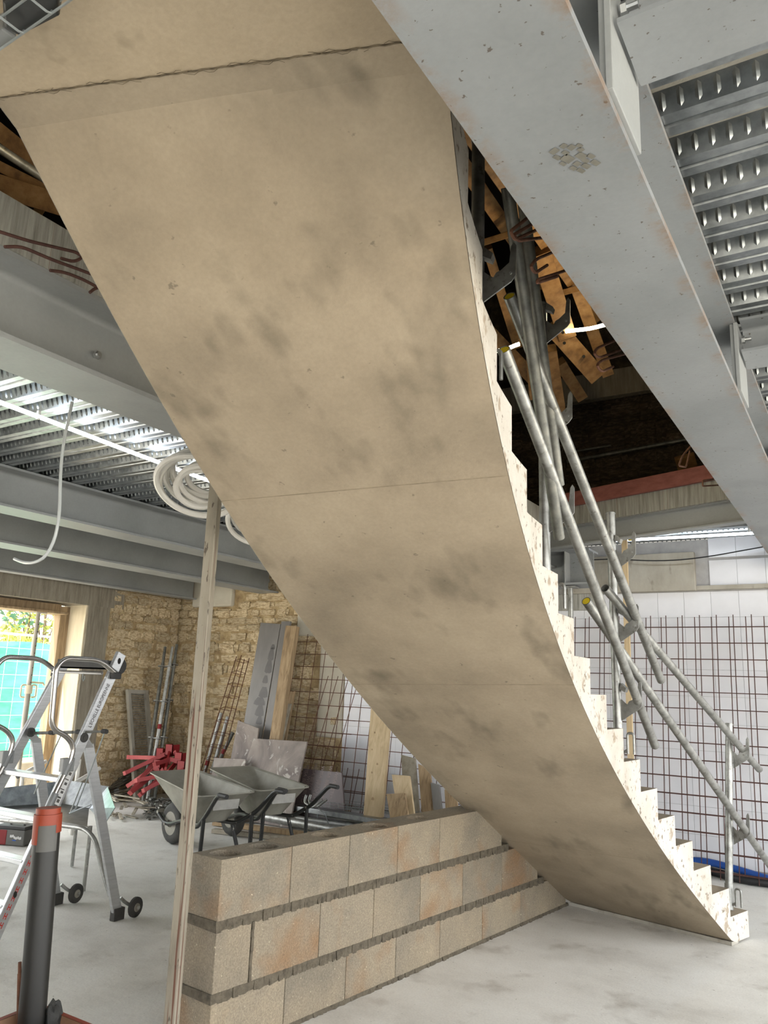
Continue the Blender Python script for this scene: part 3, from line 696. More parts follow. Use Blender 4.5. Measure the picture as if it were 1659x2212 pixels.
# oval rung plugs on the outside face of the right stile
for k in (.36, .18, .62):
    c = SR0 + dS * (k * 1.71) + V((.0135, 0, 0)); pts = [(.011 * cos(i * pi / 8), .018 * sin(i * pi / 8)) for i in range(16)]
    obj('rung_plug', MB().sweep2([c, c + V((.003, 0, 0))], [pts, pts], V((0, 1, 0)), V((0, 0, 1))), M['holedark'], lad)
for f in (.14, .28, .42, .56):
    a, b = SR0.lerp(SR1, f), SL0.lerp(SL1, f); obj('tread', MB().bar(a, b, .08, .03, (0, 0, 1)), M['alu'], lad, bevel=.004)
for p, dd in ((RR0, 1), (RL0, 1)):
    obj('foot', MB().box(p.x - .022, p.y - .042, .001, p.x + .022, p.y + .042, .075), M['rubber'], lad, bevel=.004)
for p in (SR0, SL0): obj('foot', MB().box(p.x - .022, p.y - .045, .001, p.x + .022, p.y + .045, .06), M['rubber'], lad, bevel=.004)
# hinges
for p, s in ((RR1, 1), (RL1, 1)):
    c = p + V((.02, -.03, .03)); m = MB().bar(c + V((0, -.03, .02)), p + V((.004, .02, -.03)), .012, .05, (0, 1, 0)); h = obj('hinge', m, M['alu'], lad, bevel=.003)
    obj('hinge_knob', MB().lathe([(.03, 0), (.03, .014), (.014, .018), (.014, .022)], c + V((-.002, -.03, .02)), (1, 0, 0), 14), M['rubber'], h)
# wheels
for x, y in ((-4.235, 3.925), (-4.80, 3.90)):
    w = obj('wheel', MB().lathe([(.012, -.016), (.05, -.016), (.062, -.008), (.062, .008), (.05, .016), (.012, .016)], (x, y, .064), (1, .12, 0), 20), M['rubber'], lad, smooth=True)
    obj('wheel_hub', MB().lathe([(.03, 0), (.024, .008), (.01, .009), (.008, .018)], (x + .012, y, .064), (1, .12, 0), 14), M['hub'], w)
    obj('axle_arm', MB().tube(rounded([V((x - .05, y - .09, .13)), V((x - .03, y - .05, .09)), V((x - .01, y, .064)), V((x + .03, y + .004, .064))], .05), .011, 8), M['tubegalv'], lad, smooth=True)
# stabiliser tube sweeping from the right wheel up and across
pts = [onY(px, py, 3.93) for px, py in ((0, 1772), (100, 1779), (182, 1789), (206, 1812), (219, 1870), (238, 1935))]
obj('stabiliser_tube', MB().tube(rounded([pts[0] - V((.35, 0, -.01))] + pts, .12, 5), .016, 10), M['tubegalv'], lad, smooth=True)
# handrail loops
rp = [(3.57, 1.545), (3.43, 1.632), (3.17, 1.632), (3.11, 1.58), (3.125, 1.215), (3.245, 1.165), (3.305, 1.10), (3.285, 1.0), (3.19, .80)]
for x0 in (-4.235, -4.845):
    obj('handrail', MB().tube(rounded([V((x0, y, z)) for y, z in rp], .075, 5), .0165, 12), M['chrome'], lad, smooth=True)
    a, b = V((x0, 3.285, 1.0)), V((x0, 3.19, .79)); d = (b - a).normalized()
    obj('handrail_socket', MB().tube([a - d * .02, a + d * .07], .019, 10), M['greyplastic'], lad, smooth=True)
    obj('handrail_socket', MB().tube([b - d * .05, b + d * .05], .021, 10), M['greyplastic'], lad, smooth=True)
    obj('socket_bracket', MB().box(x0 - .03, 3.235, .955, x0 + .012, 3.315, 1.035), M['greyplastic'], lad, bevel=.004)
    obj('handrail_cap', MB().box(x0 - .025, 3.535, 1.515, x0 + .018, 3.60, 1.56), M['grip'], lad, bevel=.006)
# top tray
m = MB().box(-4.80, 3.53, 1.575, -4.285, 3.66, 1.585).box(-4.80, 3.53, 1.575, -4.285, 3.538, 1.635).box(-4.80, 3.652, 1.575, -4.285, 3.66, 1.635)
tr = obj('top_tray', m, M['grip'], lad)
obj('tray_end', MB().lathe([(.055, 0), (.055, .02), (.02, .022)], (-4.288, 3.62, 1.60), (1, 0, 0), 16), M['grip'], tr)
obj('tray_rail', MB().tube([V((-4.80, 3.50, 1.55)), V((-4.29, 3.50, 1.55))], .011, 8), M['chrome'], lad, smooth=True)
hk = V((-4.48, 3.50, 1.54)); obj('tray_hook', MB().tube([hk, hk - V((0, 0, .03)), hk + V((.012, 0, -.045)), hk + V((.022, 0, -.03)), hk + V((.02, 0, -.012))], .003, 6), M['wire'], lad)
obj('stile_cap', MB().bar(SR1 - dS * .03, SR1 + dS * .09, .03, .07, (0, 1, 0)), M['alu'], lad, bevel=.004)
c = SR1 + dS * .035 + V((.0155, 0, 0)); pts = [(.012 * cos(i * pi / 8), .02 * sin(i * pi / 8)) for i in range(16)]
obj('cap_hole', MB().sweep2([c, c + V((.002, 0, 0))], [pts, pts], V((0, 1, 0)), V((0, 0, 1))), M['holedark'], lad)
# folding safety bar and its thin stays
a, b = onY(62, 1584, 3.40), onY(226, 1580, 3.40)
obj('safety_bar', MB().tube([a, a.lerp(b, .6)], .010, 8).tube([a.lerp(b, .55), b], .0075, 8), M['tubedark'], lad, smooth=True)
for f in (0, .32, .68, 1): obj('bar_collar', MB().tube([a.lerp(b, f) - V((.02, 0, 0)), a.lerp(b, f) + V((.02, 0, 0))], .0145, 8), M['grip'], lad, smooth=True)
for p in (((226, 1582), (203, 1645), (163, 1748), (150, 1757)), ((133, 1585), (74, 1715)), ((150, 1757), (196, 1738)), ((178, 1690), (152, 1755))):
    obj('stay', MB().tube([onY(*q, 3.44) for q in p], .0042, 6), M['wire'], lad, smooth=True)

def text_on(name, s, size, p, ex, ey, m, parent, sx=1.0, ext=.0004):
    cu = bpy.data.curves.new(name, 'FONT'); cu.body = s; cu.size = size; cu.extrude = ext; cu.align_x = 'CENTER'; cu.align_y = 'CENTER'
    tmp = bpy.data.objects.new(name, cu); COL.objects.link(tmp); dg = bpy.context.evaluated_depsgraph_get()
    me = bpy.data.meshes.new_from_object(tmp.evaluated_get(dg)); bpy.data.objects.remove(tmp)
    ex = V(ex).normalized(); ey = V(ey); ey = (ey - ex * ey.dot(ex)).normalized(); mb = MB()
    ez = ex.cross(ey); mb.add([V(p) + ex * v.co.x * sx + ey * v.co.y + ez * v.co.z for v in me.vertices], [list(f.vertices) for f in me.polygons])
    bpy.data.meshes.remove(me); return obj(name, mb, m, parent)
nx = V((1, 0, 0)); ey = nx.cross(dS)
text_on('lettering', "L'ECHELLE EUROPEENNE", .034, SR0.lerp(SR1, .84) + V((.0142, 0, 0)), dS, ey, M['text'], stile, .78)
for k in range(10):
    q = SR0 + dS * (.10 + .047 * k) + V((.0142, 0, 0)); m = MB()
    for (u0, u1, v0, v1) in ((-.016, .016, -.010, -.005), (-.016, .016, .005, .010), (-.003, .003, -.006, .006)):
        m.add([q + dS * u + ey * v for u, v in ((u0, v0), (u1, v0), (u1, v1), (u0, v1))], [(0, 1, 2, 3)])
    obj('safety_mark', m, M['textred'], stile, label='small red H shaped mark')
q0 = SR0 + dS * .9 + V((.0176, 0, 0)); m = MB().add([q0 + dS * u + ey * v for u, v in ((-.15, -.024), (.15, -.024), (.15, .024), (-.15, .024))], [(0, 1, 2, 3)])
lb = obj('label', m, M['labelwhite'], stile, label='narrow white notice sticker')
m = MB()
for i, (u, w) in enumerate(((-.13, .02), (-.10, .012), (-.075, .02), (-.05, .01), (-.02, .014), (.0, .006), (.03, .016), (.06, .006), (.09, .018))):
    m.add([q0 + V((.0004, 0, 0)) + dS * (u + a) + ey * v for a, v in ((0, -.016), (w, -.016), (w, .004 + .012 * (i % 2)), (0, .004 + .012 * (i % 2)))], [(0, 1, 2, 3)])
obj('notice_print', m, M['sticker'], lb)

# ================================================================== PIPE, TUB, ROD in the foreground
K = onZ(82, 2170, .28); e1 = (onZ(0, 2203, .28) - K).normalized(); e2 = (onZ(190, 2214, .28) - K).normalized()
tub = thing('site_tub', 'muddy orange plastic tub at the bottom left corner holding the grey pipe', 'tub', (K + (e1 + e2) * .2) * 1.0 - V((0, 0, .28)))
def tubq(o, z): return [K + e1 * o + e2 * o + V((0, 0, z - .28)), K + e1 * (.46 - o) + e2 * o + V((0, 0, z - .28)), K + e1 * (.46 - o) + e2 * (.46 - o) + V((0, 0, z - .28)), K + e1 * o + e2 * (.46 - o) + V((0, 0, z - .28))]
m = MB(); A_, B_, C_, D_ = tubq(.05, .004), tubq(0, .28), tubq(.008, .28), tubq(.056, .012)
v = A_ + B_ + C_ + D_; fs = [(0, 1, 2, 3), (12, 15, 14, 13)]
for i in range(4):
    j = (i + 1) % 4; fs += [(i, 4 + i, 4 + j, j), (4 + i, 8 + i, 8 + j, 4 + j), (8 + i, 12 + i, 12 + j, 8 + j)]
m.add(v, fs); obj('shell', m, M['orangetub'], tub, fix=True)
m = MB(); o_, i_ = tubq(-.008, .284), tubq(.012, .284); o2 = tubq(-.008, .270)
m.add(o_ + i_ + o2, [(i, (i + 1) % 4, 4 + (i + 1) % 4, 4 + i) for i in range(4)] + [(i, (i + 1) % 4, 8 + (i + 1) % 4, 8 + i) for i in range(4)]); obj('rim', m, M['orange'], tub, label='orange rim')
pp = onZ(68, 2212, .26); pt = onP(104, 1762, pp, V((FW.x, FW.y, 0))); ptop = V((pt.x, pt.y, pt.z))
pbm = pp + (pp - ptop) * ((pp.z - .02) / (ptop.z - pp.z)); R_ = .0495
pipe = thing('drain_pipe', 'thick dark grey plastic pipe with orange taped top standing upright in the foreground left', 'pipe', pbm)
d = (ptop - pbm).normalized(); obj('pipe_body', MB().tube([pbm, ptop], R_, 24, hollow=.92), M['pvc'], pipe, smooth=True)
m = MB().tube([ptop - d * .03, ptop + d * .008], R_ + .003, 24, hollow=.88); obj('orange_band', m, M['orange'], pipe, smooth=True)
rx = RT - d * RT.dot(d); rx.normalize(); ry = d.cross(rx)
def patch(a0, a1, h0, h1, rr, n=10):
    m = MB(); m.grid(lambda u, v: ptop - d * (h0 + (h1 - h0) * v) + (rx * cos(a0 + (a1 - a0) * u) + ry * sin(a0 + (a1 - a0) * u)) * rr, n, 2); return m
obj('orange_patch', patch(radians(175), radians(255), .0, .10, R_ + .0035), M['orange'], pipe, smooth=True)
obj('orange_patch', patch(radians(330), radians(375), .0, .06, R_ + .0034), M['orange'], pipe, smooth=True)
obj('sticker', patch(radians(250), radians(340), .03, .125, R_ + .0025), M['sticker'], pipe, smooth=True, label='grey sticker')
r0 = onZ(40, 2212, .26); r1 = onP(43, 2078, r0, V((FW.x, FW.y, 0))); rb = r0 + (r0 - r1) * ((r0.z - .02) / (r1.z - r0.z)); dd = (r1 - rb).normalized()
ro = obj('rebar_rod', MB().tube([rb, r1], .0065, 8), M['rust'], label='short rusty rod upright beside the grey pipe in the tub', cat='rod', smooth=True)
obj('rod_sleeve', MB().tube([rb, r1 - dd * .04], .0082, 8, hollow=.8), M['rust'], ro, smooth=True)
bq = onZ(116, 2196, .28) ; bm = bmesh.new(); bmesh.ops.create_icosphere(bm, subdivisions=3, radius=1)
m = MB(); vs = []
for vv in bm.verts:
    n = 1 + .22 * sin(vv.co.x * 5 + vv.co.z * 4) + .14 * sin(vv.co.y * 9 + vv.co.z * 3); vs.append(bq + V((vv.co.x * .026 * n, vv.co.y * .03 * n, vv.co.z * .062 * n - .01)))
m.add(vs, [[x.index for x in f.verts] for f in bm.faces]); bm.free()
obj('work_glove', m, M['boot'], label='crumpled black glove stuffed in the tub beside the pipe', cat='glove', smooth=True)

# ================================================================== WHEELBARROWS
def barrow(label, loc, rz):
    t = thing('wheelbarrow', label, 'wheelbarrow', (0, 0, 0), group=None)
    fd = .46; n = 20
    # tray: loops of rounded rectangles; x forward, y sideways
    def loop(x0, x1, w0, w1, z, zf=0):
        pts = []
        for cx, cy, a0 in ((x1, w1, 0), (x0, w0, 90), (x0, -w0, 180), (x1, -w1, 270)):
            r = .07
            for i in range(5):
                a = radians(a0 + 90 * i / 4); sx = cx - r if cx == x1 else cx + r; sy = cy - r if cy > 0 else cy + r
                pts.append(V((sx + r * cos(a), sy + r * sin(a), z + zf * (sx + r * cos(a)))))
        return pts
    L = [loop(-.22, .12, .17, .13, .30, .05), loop(-.36, .38, .26, .22, .50, .08), loop(-.43, .55, .295, .25, .595, .10), loop(-.445, .565, .31, .262, .60, .10), loop(-.445, .565, .31, .262, .59, .10), loop(-.415, .525, .285, .24, .59, .10), loop(-.35, .36, .25, .21, .50, .08), loop(-.21, .11, .16, .12, .312, .05)]
    m = MB(); 
    for l in L: m.v += l
    k = 20
    for i in range(7):
        for j in range(k): m.f.append([i * k + j, i * k + (j + 1) % k, (i + 1) * k + (j + 1) % k, (i + 1) * k + j])
    m.f.append(list(range(k))[::-1]); m.f.append([7 * k + j for j in range(k)])
    obj('tray', m, M['barrow'], t, local=True, smooth=True, fix=True)
    for s in (-1, 1):
        pts = [V((-.86, s * .29, .60)), V((-.74, s * .29, .60)), V((-.52, s * .26, .40)), V((-.30, s * .20, .275)), V((.10, s * .12, .27)), V((.36, s * .085, .20)), V((.47, s * .085, .19)), V((.60, s * .085, .26))]
        fr = obj('frame_tube', MB().tube(rounded(pts, .06, 4), .0185, 10), M['black'], t, local=True, smooth=True)
        obj('grip', MB().tube([V((-.87, s * .29, .60)), V((-.75, s * .29, .60))], .0195, 10), M['grip'], fr, local=True, smooth=True)
        pts = [V((-.47, s * .245, .37)), V((-.46, s * .25, .06)), V((-.42, s * .25, .016)), V((-.33, s * .245, .016)), V((-.28, s * .24, .06)), V((-.22, s * .20, .285))]
        obj('leg', MB().tube(rounded(pts, .06, 4), .0175, 10), M['black'], t, local=True, smooth=True)
    obj('front_guard', MB().tube(rounded([V((.60, .085, .26)), V((.63, .085, .28)), V((.63, -.085, .28)), V((.60, -.085, .26))], .03), .014, 8), M['barrow'], t, local=True, smooth=True)
    q = [V((-.45, y, z)) for y, z in ((-.10, .43), (.15, .43), (.16, .51), (-.11, .51))]
    obj('tray_label', MB().add([p + V((-.012, 0, 0)) for p in q] + [p + V((-.004, 0, 0)) for p in q], [(0, 3, 2, 1), (4, 5, 6, 7), (0, 1, 5, 4), (1, 2, 6, 5), (2, 3, 7, 6), (3, 0, 4, 7)]), M['labelgrey'], t, local=True)
    w = obj('wheel', MB().lathe([(.10, -.045), (.14, -.052), (.172, -.04), (.188, -.012), (.188, .012), (.172, .04), (.14, .052), (.10, .045)], (.44, 0, .19), (0, 1, 0), 28), M['rubber'], t, local=True, smooth=True)
    obj('rim', MB().lathe([(.125, -.046), (.10, -.034), (.04, -.03), (.03, -.06), (.03, .06), (.04, .03), (.10, .034), (.125, .046)], (.44, 0, .19), (0, 1, 0), 20), M['hub'], w, local=True, smooth=True)
    obj('axle', MB().tube([V((.44, -.11, .19)), V((.44, .11, .19))], .012, 8), M['hub'], w, local=True)
    t.location = loc; t.rotation_euler = (0, 0, rz); WM[t] = Matrix.Translation(V(loc)) @ Matrix.Rotation(rz, 4, 'Z'); return t
fwd = V((-.965, .26, 0)); rz = math.atan2(fwd.y, fwd.x)
w1 = barrow('grey steel wheelbarrow nearer the camera, partly behind the beige post', V((-5.34, 5.615, 0)), rz)
w2 = dup(w1, V((-5.21, 6.27, 0)), rz - .03, 'grey steel wheelbarrow parked behind the nearer one, before the leaning boards')

# ================================================================== THINGS LEANING IN THE CORNER AND ON THE BACK WALL
LPP, LPN = V((0, 7.88, 2.2)), V((0, 1, -.16)).normalized()
def slab_q(name, q, th, m, label, cat='board', pp=LPP, pn=LPN, group=None, ext=True, off=0.0, bevel=.002, zmin=.012, parent=None):
    """board leaning on a sloped plane: q = tl, tr, bl, br as seen; run down to the floor"""
    pp = V(pp) - V(pn) * off
    tl, tr, bl, br = [onP(x, y, pp, pn) for x, y in q]
    if ext:
        bl = tl + (bl - tl) * ((tl.z - zmin) / (tl.z - bl.z)); br = tr + (br - tr) * ((tr.z - zmin) / (tr.z - br.z))
    n = V(pn) * th
    mb = MB().hexa([bl, br, br + n, bl + n], [tl, tr, tr + n, tl + n])
    return obj(name, mb, m, parent, label=label, cat=cat, group=group, bevel=bevel, fix=True), (tl, tr, bl, br)
def lean(k): return dict(pp=V((0, 7.86 - .035 * k, 2.2)), pn=V((0, 1, -(.10 + .012 * k))).normalized())
# tall boards
o, c = slab_q('formwork_board', ((563, 1345), (606, 1348), (527, 1560), (565, 1590)), .02, M['plygrey'], 'tall dark grey formwork board with wet smears leaning on the stone wall', **lean(2))
tl, tr, bl, br = c; n = LPN * -1; m = MB()
def bil(u, v): return tl * (1 - u) * (1 - v) + tr * u * (1 - v) + bl * (1 - u) * v + br * u * v
random.seed(3)
for (u, v, a, b) in ((.82, .13, .10, .02), (.80, .17, .13, .05), (.78, .24, .16, .05), (.72, .31, .12, .03), (.74, .38, .2, .04), (.62, .43, .26, .03), (.7, .48, .2, .04), (.76, .53, .14, .03), (.74, .60, .16, .03)):
    pts = [(u + a * cos(t) * (1 + .3 * sin(3 * t)), v + b * sin(t) * (1 + .3 * cos(2 * t))) for t in [2 * pi * i / 12 for i in range(12)]]
    obj('smear', MB().add([bil(min(x, .98), y) + V((0, -.0012, 0)) for x, y in pts], [tuple(range(12))]), M['smear'], o)
slab_q('formwork_board', ((608, 1342), (627, 1342), (568, 1590), (588, 1594)), .03, M['plygrey'], 'narrow grey formwork strip between the dark board and the timber beam', **lean(2.8))
o, c = slab_q('timber_beam', ((617, 1351), (640, 1352), (582, 1595), (602, 1597)), .075, M['oldwood'], 'weathered square timber beam leaning beside the dark board', 'beam', bevel=.004, **lean(5.5))
slab_q('batten', ((627, 1494), (636, 1493), (607, 1598), (617, 1598)), .03, M['oldwood'], 'thin greenish batten just right of the leaning timber beam', 'batten', **lean(1))
slab_q('batten', ((622, 1520), (628, 1520), (605, 1598), (610, 1598)), .025, M['greywood'], 'short grey batten tucked between timber beam and greenish batten', 'batten', **lean(2))
# film faced plywood sheets
pw, c = slab_q('plywood_sheet', ((514, 1556), (558, 1573), (498, 1640), (552, 1642)), .02, M['plydust'], 'dusty plywood sheet with a torn top edge behind the large sheet', 'plywood', **lean(6))
pl, c = slab_q('plywood_sheet', ((548, 1595), (663, 1602), (524, 1664), (641, 1705)), .022, M['plydust'], 'large dusty purple grey plywood sheet leaning behind the wheelbarrows', 'plywood', **lean(9))
slab_q('plywood_sheet', ((463, 1637), (530, 1640), (458, 1668), (528, 1672)), .02, M['plydust'], 'low pinkish plywood sheet left of the large dusty sheet', 'plywood', **lean(11))
pd, c = slab_q('plywood_sheet', ((655, 1660), (738, 1669), (634, 1740), (743, 1742)), .022, M['plydark'], 'dark brown film faced plywood sheet printed with faint lettering', 'plywood', **lean(6))
tl, tr, bl, br = c; ex = (tr - tl).normalized(); dn = (bl - tl).normalized(); ez = V((0, -1, 0))
for i, (u, v) in enumerate(((.10, .16), (.30, .12), (.50, .16), (.70, .14), (.88, .22), (.2, .36), (.45, .4), (.68, .42))):
    p = tl + ex * ((tr - tl).length * u) + dn * ((bl - tl).length * v) - V(lean(6)['pn']) * .0015
    text_on('lettering', 'WISA BETO', .062, p, dn, ex, M['plylet'], pd, .9, .0003)
# pine plank and offcuts
pk, c = slab_q('pine_plank', ((803, 1500), (846, 1500), (786, 1745), (826, 1748)), .045, M['pine'], 'pale pine plank with knots standing upright before the rebar mesh', 'plank', bevel=.003, **lean(8))
tl, tr, bl, br = c; m = MB()
for u, v, s in ((.3, .28, .010), (.22, .40, .008), (.55, .5, .012), (.3, .56, .010), (.45, .74, .018)):
    p = bil(u, v); obj('knot', MB().add([p + V((s * cos(t), -.0012, s * 1.3 * sin(t))) for t in [2 * pi * i / 10 for i in range(10)]], [tuple(range(10))]), M['oldwood'], pk)
slab_q('wood_offcut', ((846, 1673), (884, 1676), (858, 1756), (894, 1756)), .03, M['pine'], 'pale board offcut with grey stain right of the pine plank', 'offcut', **lean(9))
slab_q('wood_offcut', ((834, 1715), (874, 1713), (841, 1757), (881, 1757)), .025, M['oldwood'], 'short brown board offcut in front of the stained offcut', 'offcut', **lean(10.5))
slab_q('old_plank', ((866, 1630), (896, 1638), (870, 1700), (901, 1705)), .03, M['greywood'], 'grey weathered plank leaning behind the offcuts under the stair', 'plank', **lean(4))
slab_q('old_plank', ((903, 1650), (928, 1662), (908, 1720), (934, 1725)), .03, M['oldwood'], 'brown weathered plank second to the right of the offcuts', 'plank', **lean(4.5))
slab_q('old_plank', ((930, 1690), (948, 1695), (935, 1740), (953, 1742)), .03, M['plygrey'], 'dark narrow board right of the brown plank under the stair', 'plank', **lean(5))
slab_q('old_plank', ((960, 1705), (985, 1715), (962, 1745), (988, 1748)), .03, M['oldwood'], 'rightmost brown plank wedged under the stair by the block wall', 'plank', **lean(5))

# perforated scaffold deck on the window wall
PP, PN = V((XL + .09, 0, 1.35)), V((-1, 0, -.16)).normalized()
tl, tr, bl, br = [onP(x, y, PP, PN) for x, y in ((271, 1490), (316, 1492), (287, 1715), (333, 1705))]
bl = tl + (bl - tl) * ((tl.z - .015) / (tl.z - bl.z)); br = tr + (br - tr) * ((tr.z - .015) / (tr.z - br.z))
t = thing('scaffold_deck', 'perforated grey scaffold deck plank standing in the stone corner', 'scaffold deck', (bl + br) / 2)
ex = (tr - tl).normalized(); up = ((tl + tr) - (bl + br)).normalized(); nn = ex.cross(up); wd = (tr - tl).length; hl = ((tl + tr) / 2 - (bl + br) / 2).length
if nn.x < 0: nn = -nn
def dk(u, v, w=0): return bl.lerp(br, u).lerp(tl.lerp(tr, u), v) + nn * w
m = MB(); cols_, rows_ = 12, 44
for i in range(cols_):      # perforated sheet: grid of plates with square holes rotated into diamonds
    for j in range(rows_):
        u0, u1 = .14 + .72 * i / cols_, .14 + .72 * (i + 1) / cols_; v0, v1 = .01 + .97 * j / rows_, .01 + .97 * (j + 1) / rows_
        if j % 2: u0 += .0; 
        uc, vc = (u0 + u1) / 2, (v0 + v1) / 2; a, b = (u1 - u0) * .30, (v1 - v0) * .30
        o = [dk(u0, v0), dk(u1, v0), dk(u1, v1), dk(u0, v1)]; h = [dk(uc - a, vc - b), dk(uc + a, vc - b), dk(uc + a, vc + b), dk(uc - a, vc + b)]
        m.add(o + h, [(k, (k + 1) % 4, 4 + (k + 1) % 4, 4 + k) for k in range(4)])
obj('perforated_sheet', m, M['tubegalv'], t)
for u0, u1 in ((0, .14), (.86, 1)):
    m = MB().hexa([dk(u0, 0, -.004), dk(u1, 0, -.004), dk(u1, 0, .045), dk(u0, 0, .045)], [dk(u0, 1, -.004), dk(u1, 1, -.004), dk(u1, 1, .045), dk(u0, 1, .045)]); obj('side_rail', m, M['concgrey'], t, fix=True, bevel=.003)
m = MB().hexa([dk(.14, .965, -.004), dk(.86, .965, -.004), dk(.86, .965, .035), dk(.14, .965, .035)], [dk(.14, 1, -.004), dk(.86, 1, -.004), dk(.86, 1, .035), dk(.14, 1, .035)]); obj('end_rail', m, M['concgrey'], t, fix=True)

# three scaffold standards in the corner
for i, (a, b, lab) in enumerate((((357, 1397), (322, 1640), 'weathered scaffold standard on the left of the three in the stone corner'), ((373, 1397), (333, 1640), 'middle scaffold standard of the three, with a bright red band'), ((382, 1392), (346, 1640), 'scaffold standard on the right of the three in the stone corner'))):
    k = (.30, .34, .26)[i]; pp = V((0, 7.80 - k, 2.0)); pn = V((0, 1, -.17)).normalized()
    A_, B_ = onP(*a, pp, pn), onP(*b, pp, pn); B_ = A_ + (B_ - A_) * ((A_.z - .012) / (A_.z - B_.z)); d = (A_ - B_).normalized()
    t = thing('scaffold_standard', lab, 'scaffold tube', B_)
    L_ = (A_ - B_).length; obj('tube', MB().tube([B_, A_ - d * .22], .0242, 12).tube([A_ - d * .24, A_], .019, 12), M['tubedark' if i != 1 else 'tubegalv'], t, smooth=True)
    for f in (.865, .635, .40, .15):
        c = B_ + d * L_ * f; obj('rosette', MB().lathe([(.03, -.005), (.06, -.004), (.06, .004), (.03, .005)], c, d, 12), M['tubegalv'], t)
    if i == 1: c = B_ + d * L_ * .475; obj('red_band', MB().tube([c - d * .03, c + d * .03], .0252, 12), M['red'], t, label='bright red band', smooth=True)

# red prop heads in a heap
def pol(y, *ps): return [onY(px, py, y) for px, py in ps]
RB = [((352, 1628), 7.15, [((372, 1622), (289, 1669)), ((350, 1630), (338, 1640), (300, 1712))], 'red'),
      ((372, 1620), 7.10, [((366, 1625), (378, 1662)), ((378, 1622), (386, 1640), (382, 1668))], 'red'),
      ((392, 1638), 7.00, [((398, 1650), (385, 1668), (314, 1684)), ((392, 1645), (368, 1640), (352, 1650))], 'red'),
      ((346, 1653), 6.98, [((345, 1660), (330, 1675), (302, 1712)), ((350, 1660), (356, 1672), (322, 1716))], 'red'),
      ((354, 1640), 7.22, [((350, 1637), (296, 1634)), ((352, 1645), (296, 1696))], 'redpale'),
      ((398, 1656), 6.93, [((398, 1662), (330, 1706)), ((402, 1664), (410, 1685))], 'red')]
RL = ['pointing its long leg to the left, top left of the red heap', 'topmost of the red heap with two upright legs', 'rightmost high in the red heap, long leg slanting left', 'lower left of the red heap with two splayed legs', 'worn pinkish, at the back left of the red heap', 'lowest at the right of the red heap']
for (hx, hy), y, legs, mm in RB:
    i = RB.index(((hx, hy), y, legs, mm)); c = onY(hx, hy, y); t = thing('prop_bracket', 'red prop bracket, ' + RL[i], 'bracket', (c.x, c.y, max(c.z - .1, 0)))
    w_ = .062; k_ = .058
    m = MB().box(c.x - w_, c.y - k_, c.z - .065, c.x + w_, c.y + k_, c.z - .055).box(c.x - w_, c.y - k_, c.z - .065, c.x - w_ + .008, c.y + k_, c.z + .065).box(c.x + w_ - .008, c.y - k_, c.z - .065, c.x + w_, c.y + k_, c.z + .065).box(c.x - w_, c.y - k_, c.z - .065, c.x + w_, c.y - k_ + .008, c.z + .065)
    obj('head', m, M[mm], t)
    for L in legs:
        p = pol(y - .05, *L); p[-1].y -= .15
        m = MB()
        for a, b in zip(p[:-1], p[1:]): m.bar(a, b, .026, .046)
        l = obj('leg', m, M[mm], t); e = (p[-1] - p[-2]).normalized(); obj('foot_tip', MB().bar(p[-1] - e * .03, p[-1] + e * .006, .028, .048), M['redpale'], l)

# pile of steel rods against the window wall
random.seed(11)
for i in range(24):
    f = i / 23; a = onY(178 + random.uniform(-6, 25), 1735 - 62 * f + random.uniform(-8, 8), 6.7 + .5 * f); b = onY(285 + random.uniform(-6, 12), 1712 - 62 * f + random.uniform(-6, 6), 7.25 + .25 * f)
    a.z = max(a.z, .02 + .010 * i); b.z = max(b.z, .02 + .018 * i); a.x = max(a.x, XL + .06); b.x = max(b.x, XL + .09)
    o = obj('steel_rod', MB().tube([a, a.lerp(b, .5) - V((0, 0, random.uniform(0, .015))), b], random.choice((.007, .009, .011)), 6), M['rod'], label='dark steel rod lying in the pile by the stone corner', cat='rod', group='steel rods piled by the window wall', smooth=True)
    if i % 3 == 0: c = a.lerp(b, .55); d = (b - a).normalized(); obj('rod_nut', MB().tube([c - d * .03, c + d * .03], .018, 6), M['tubegalv'], o)
# heap of flat pale bars
for i in range(18):
    px = random.uniform(228, 318); py = 1758 - 2.1 * i + random.uniform(-4, 4); c = onZ(px, py + 6, .02 + .008 * i); a = random.choice((-.5, -.3, 2.4, .2)) + random.uniform(-.3, .3); L = random.uniform(.22, .42)
    d = V((cos(a), sin(a), random.uniform(-.06, .06))) * L / 2; c.z = .012 + .011 * i
    d.z = max(min(d.z, c.z - .009), -(c.z - .009))
    obj('flat_bar', MB().bar(c - d, c + d, .034, .012), M['greywood'], label='pale grey flat bar in the heap on the floor', cat='flat bar', group='pale flat bars heaped below the steel rods', bevel=.002)
m = MB()
for i in range(70):
    c = onZ(random.uniform(318, 368), random.uniform(1752, 1768), .02) + V((0, 0, random.uniform(0, .16)))
    for k in range(2):
        a = random.uniform(0, 6.28); d = V((cos(a), sin(a), random.uniform(-.4, .4))) * random.uniform(.03, .08)
        p0, p1 = c - d, c + d; p0.z = max(p0.z, .01); p1.z = max(p1.z, .01); m.bar(p0, p1, random.uniform(.012, .03), random.uniform(.008, .02))
obj('clamp_heap', m, M['tubedark'], label='tangled heap of small grey formwork clamps behind the wheelbarrow', cat='clamps', kind='stuff')

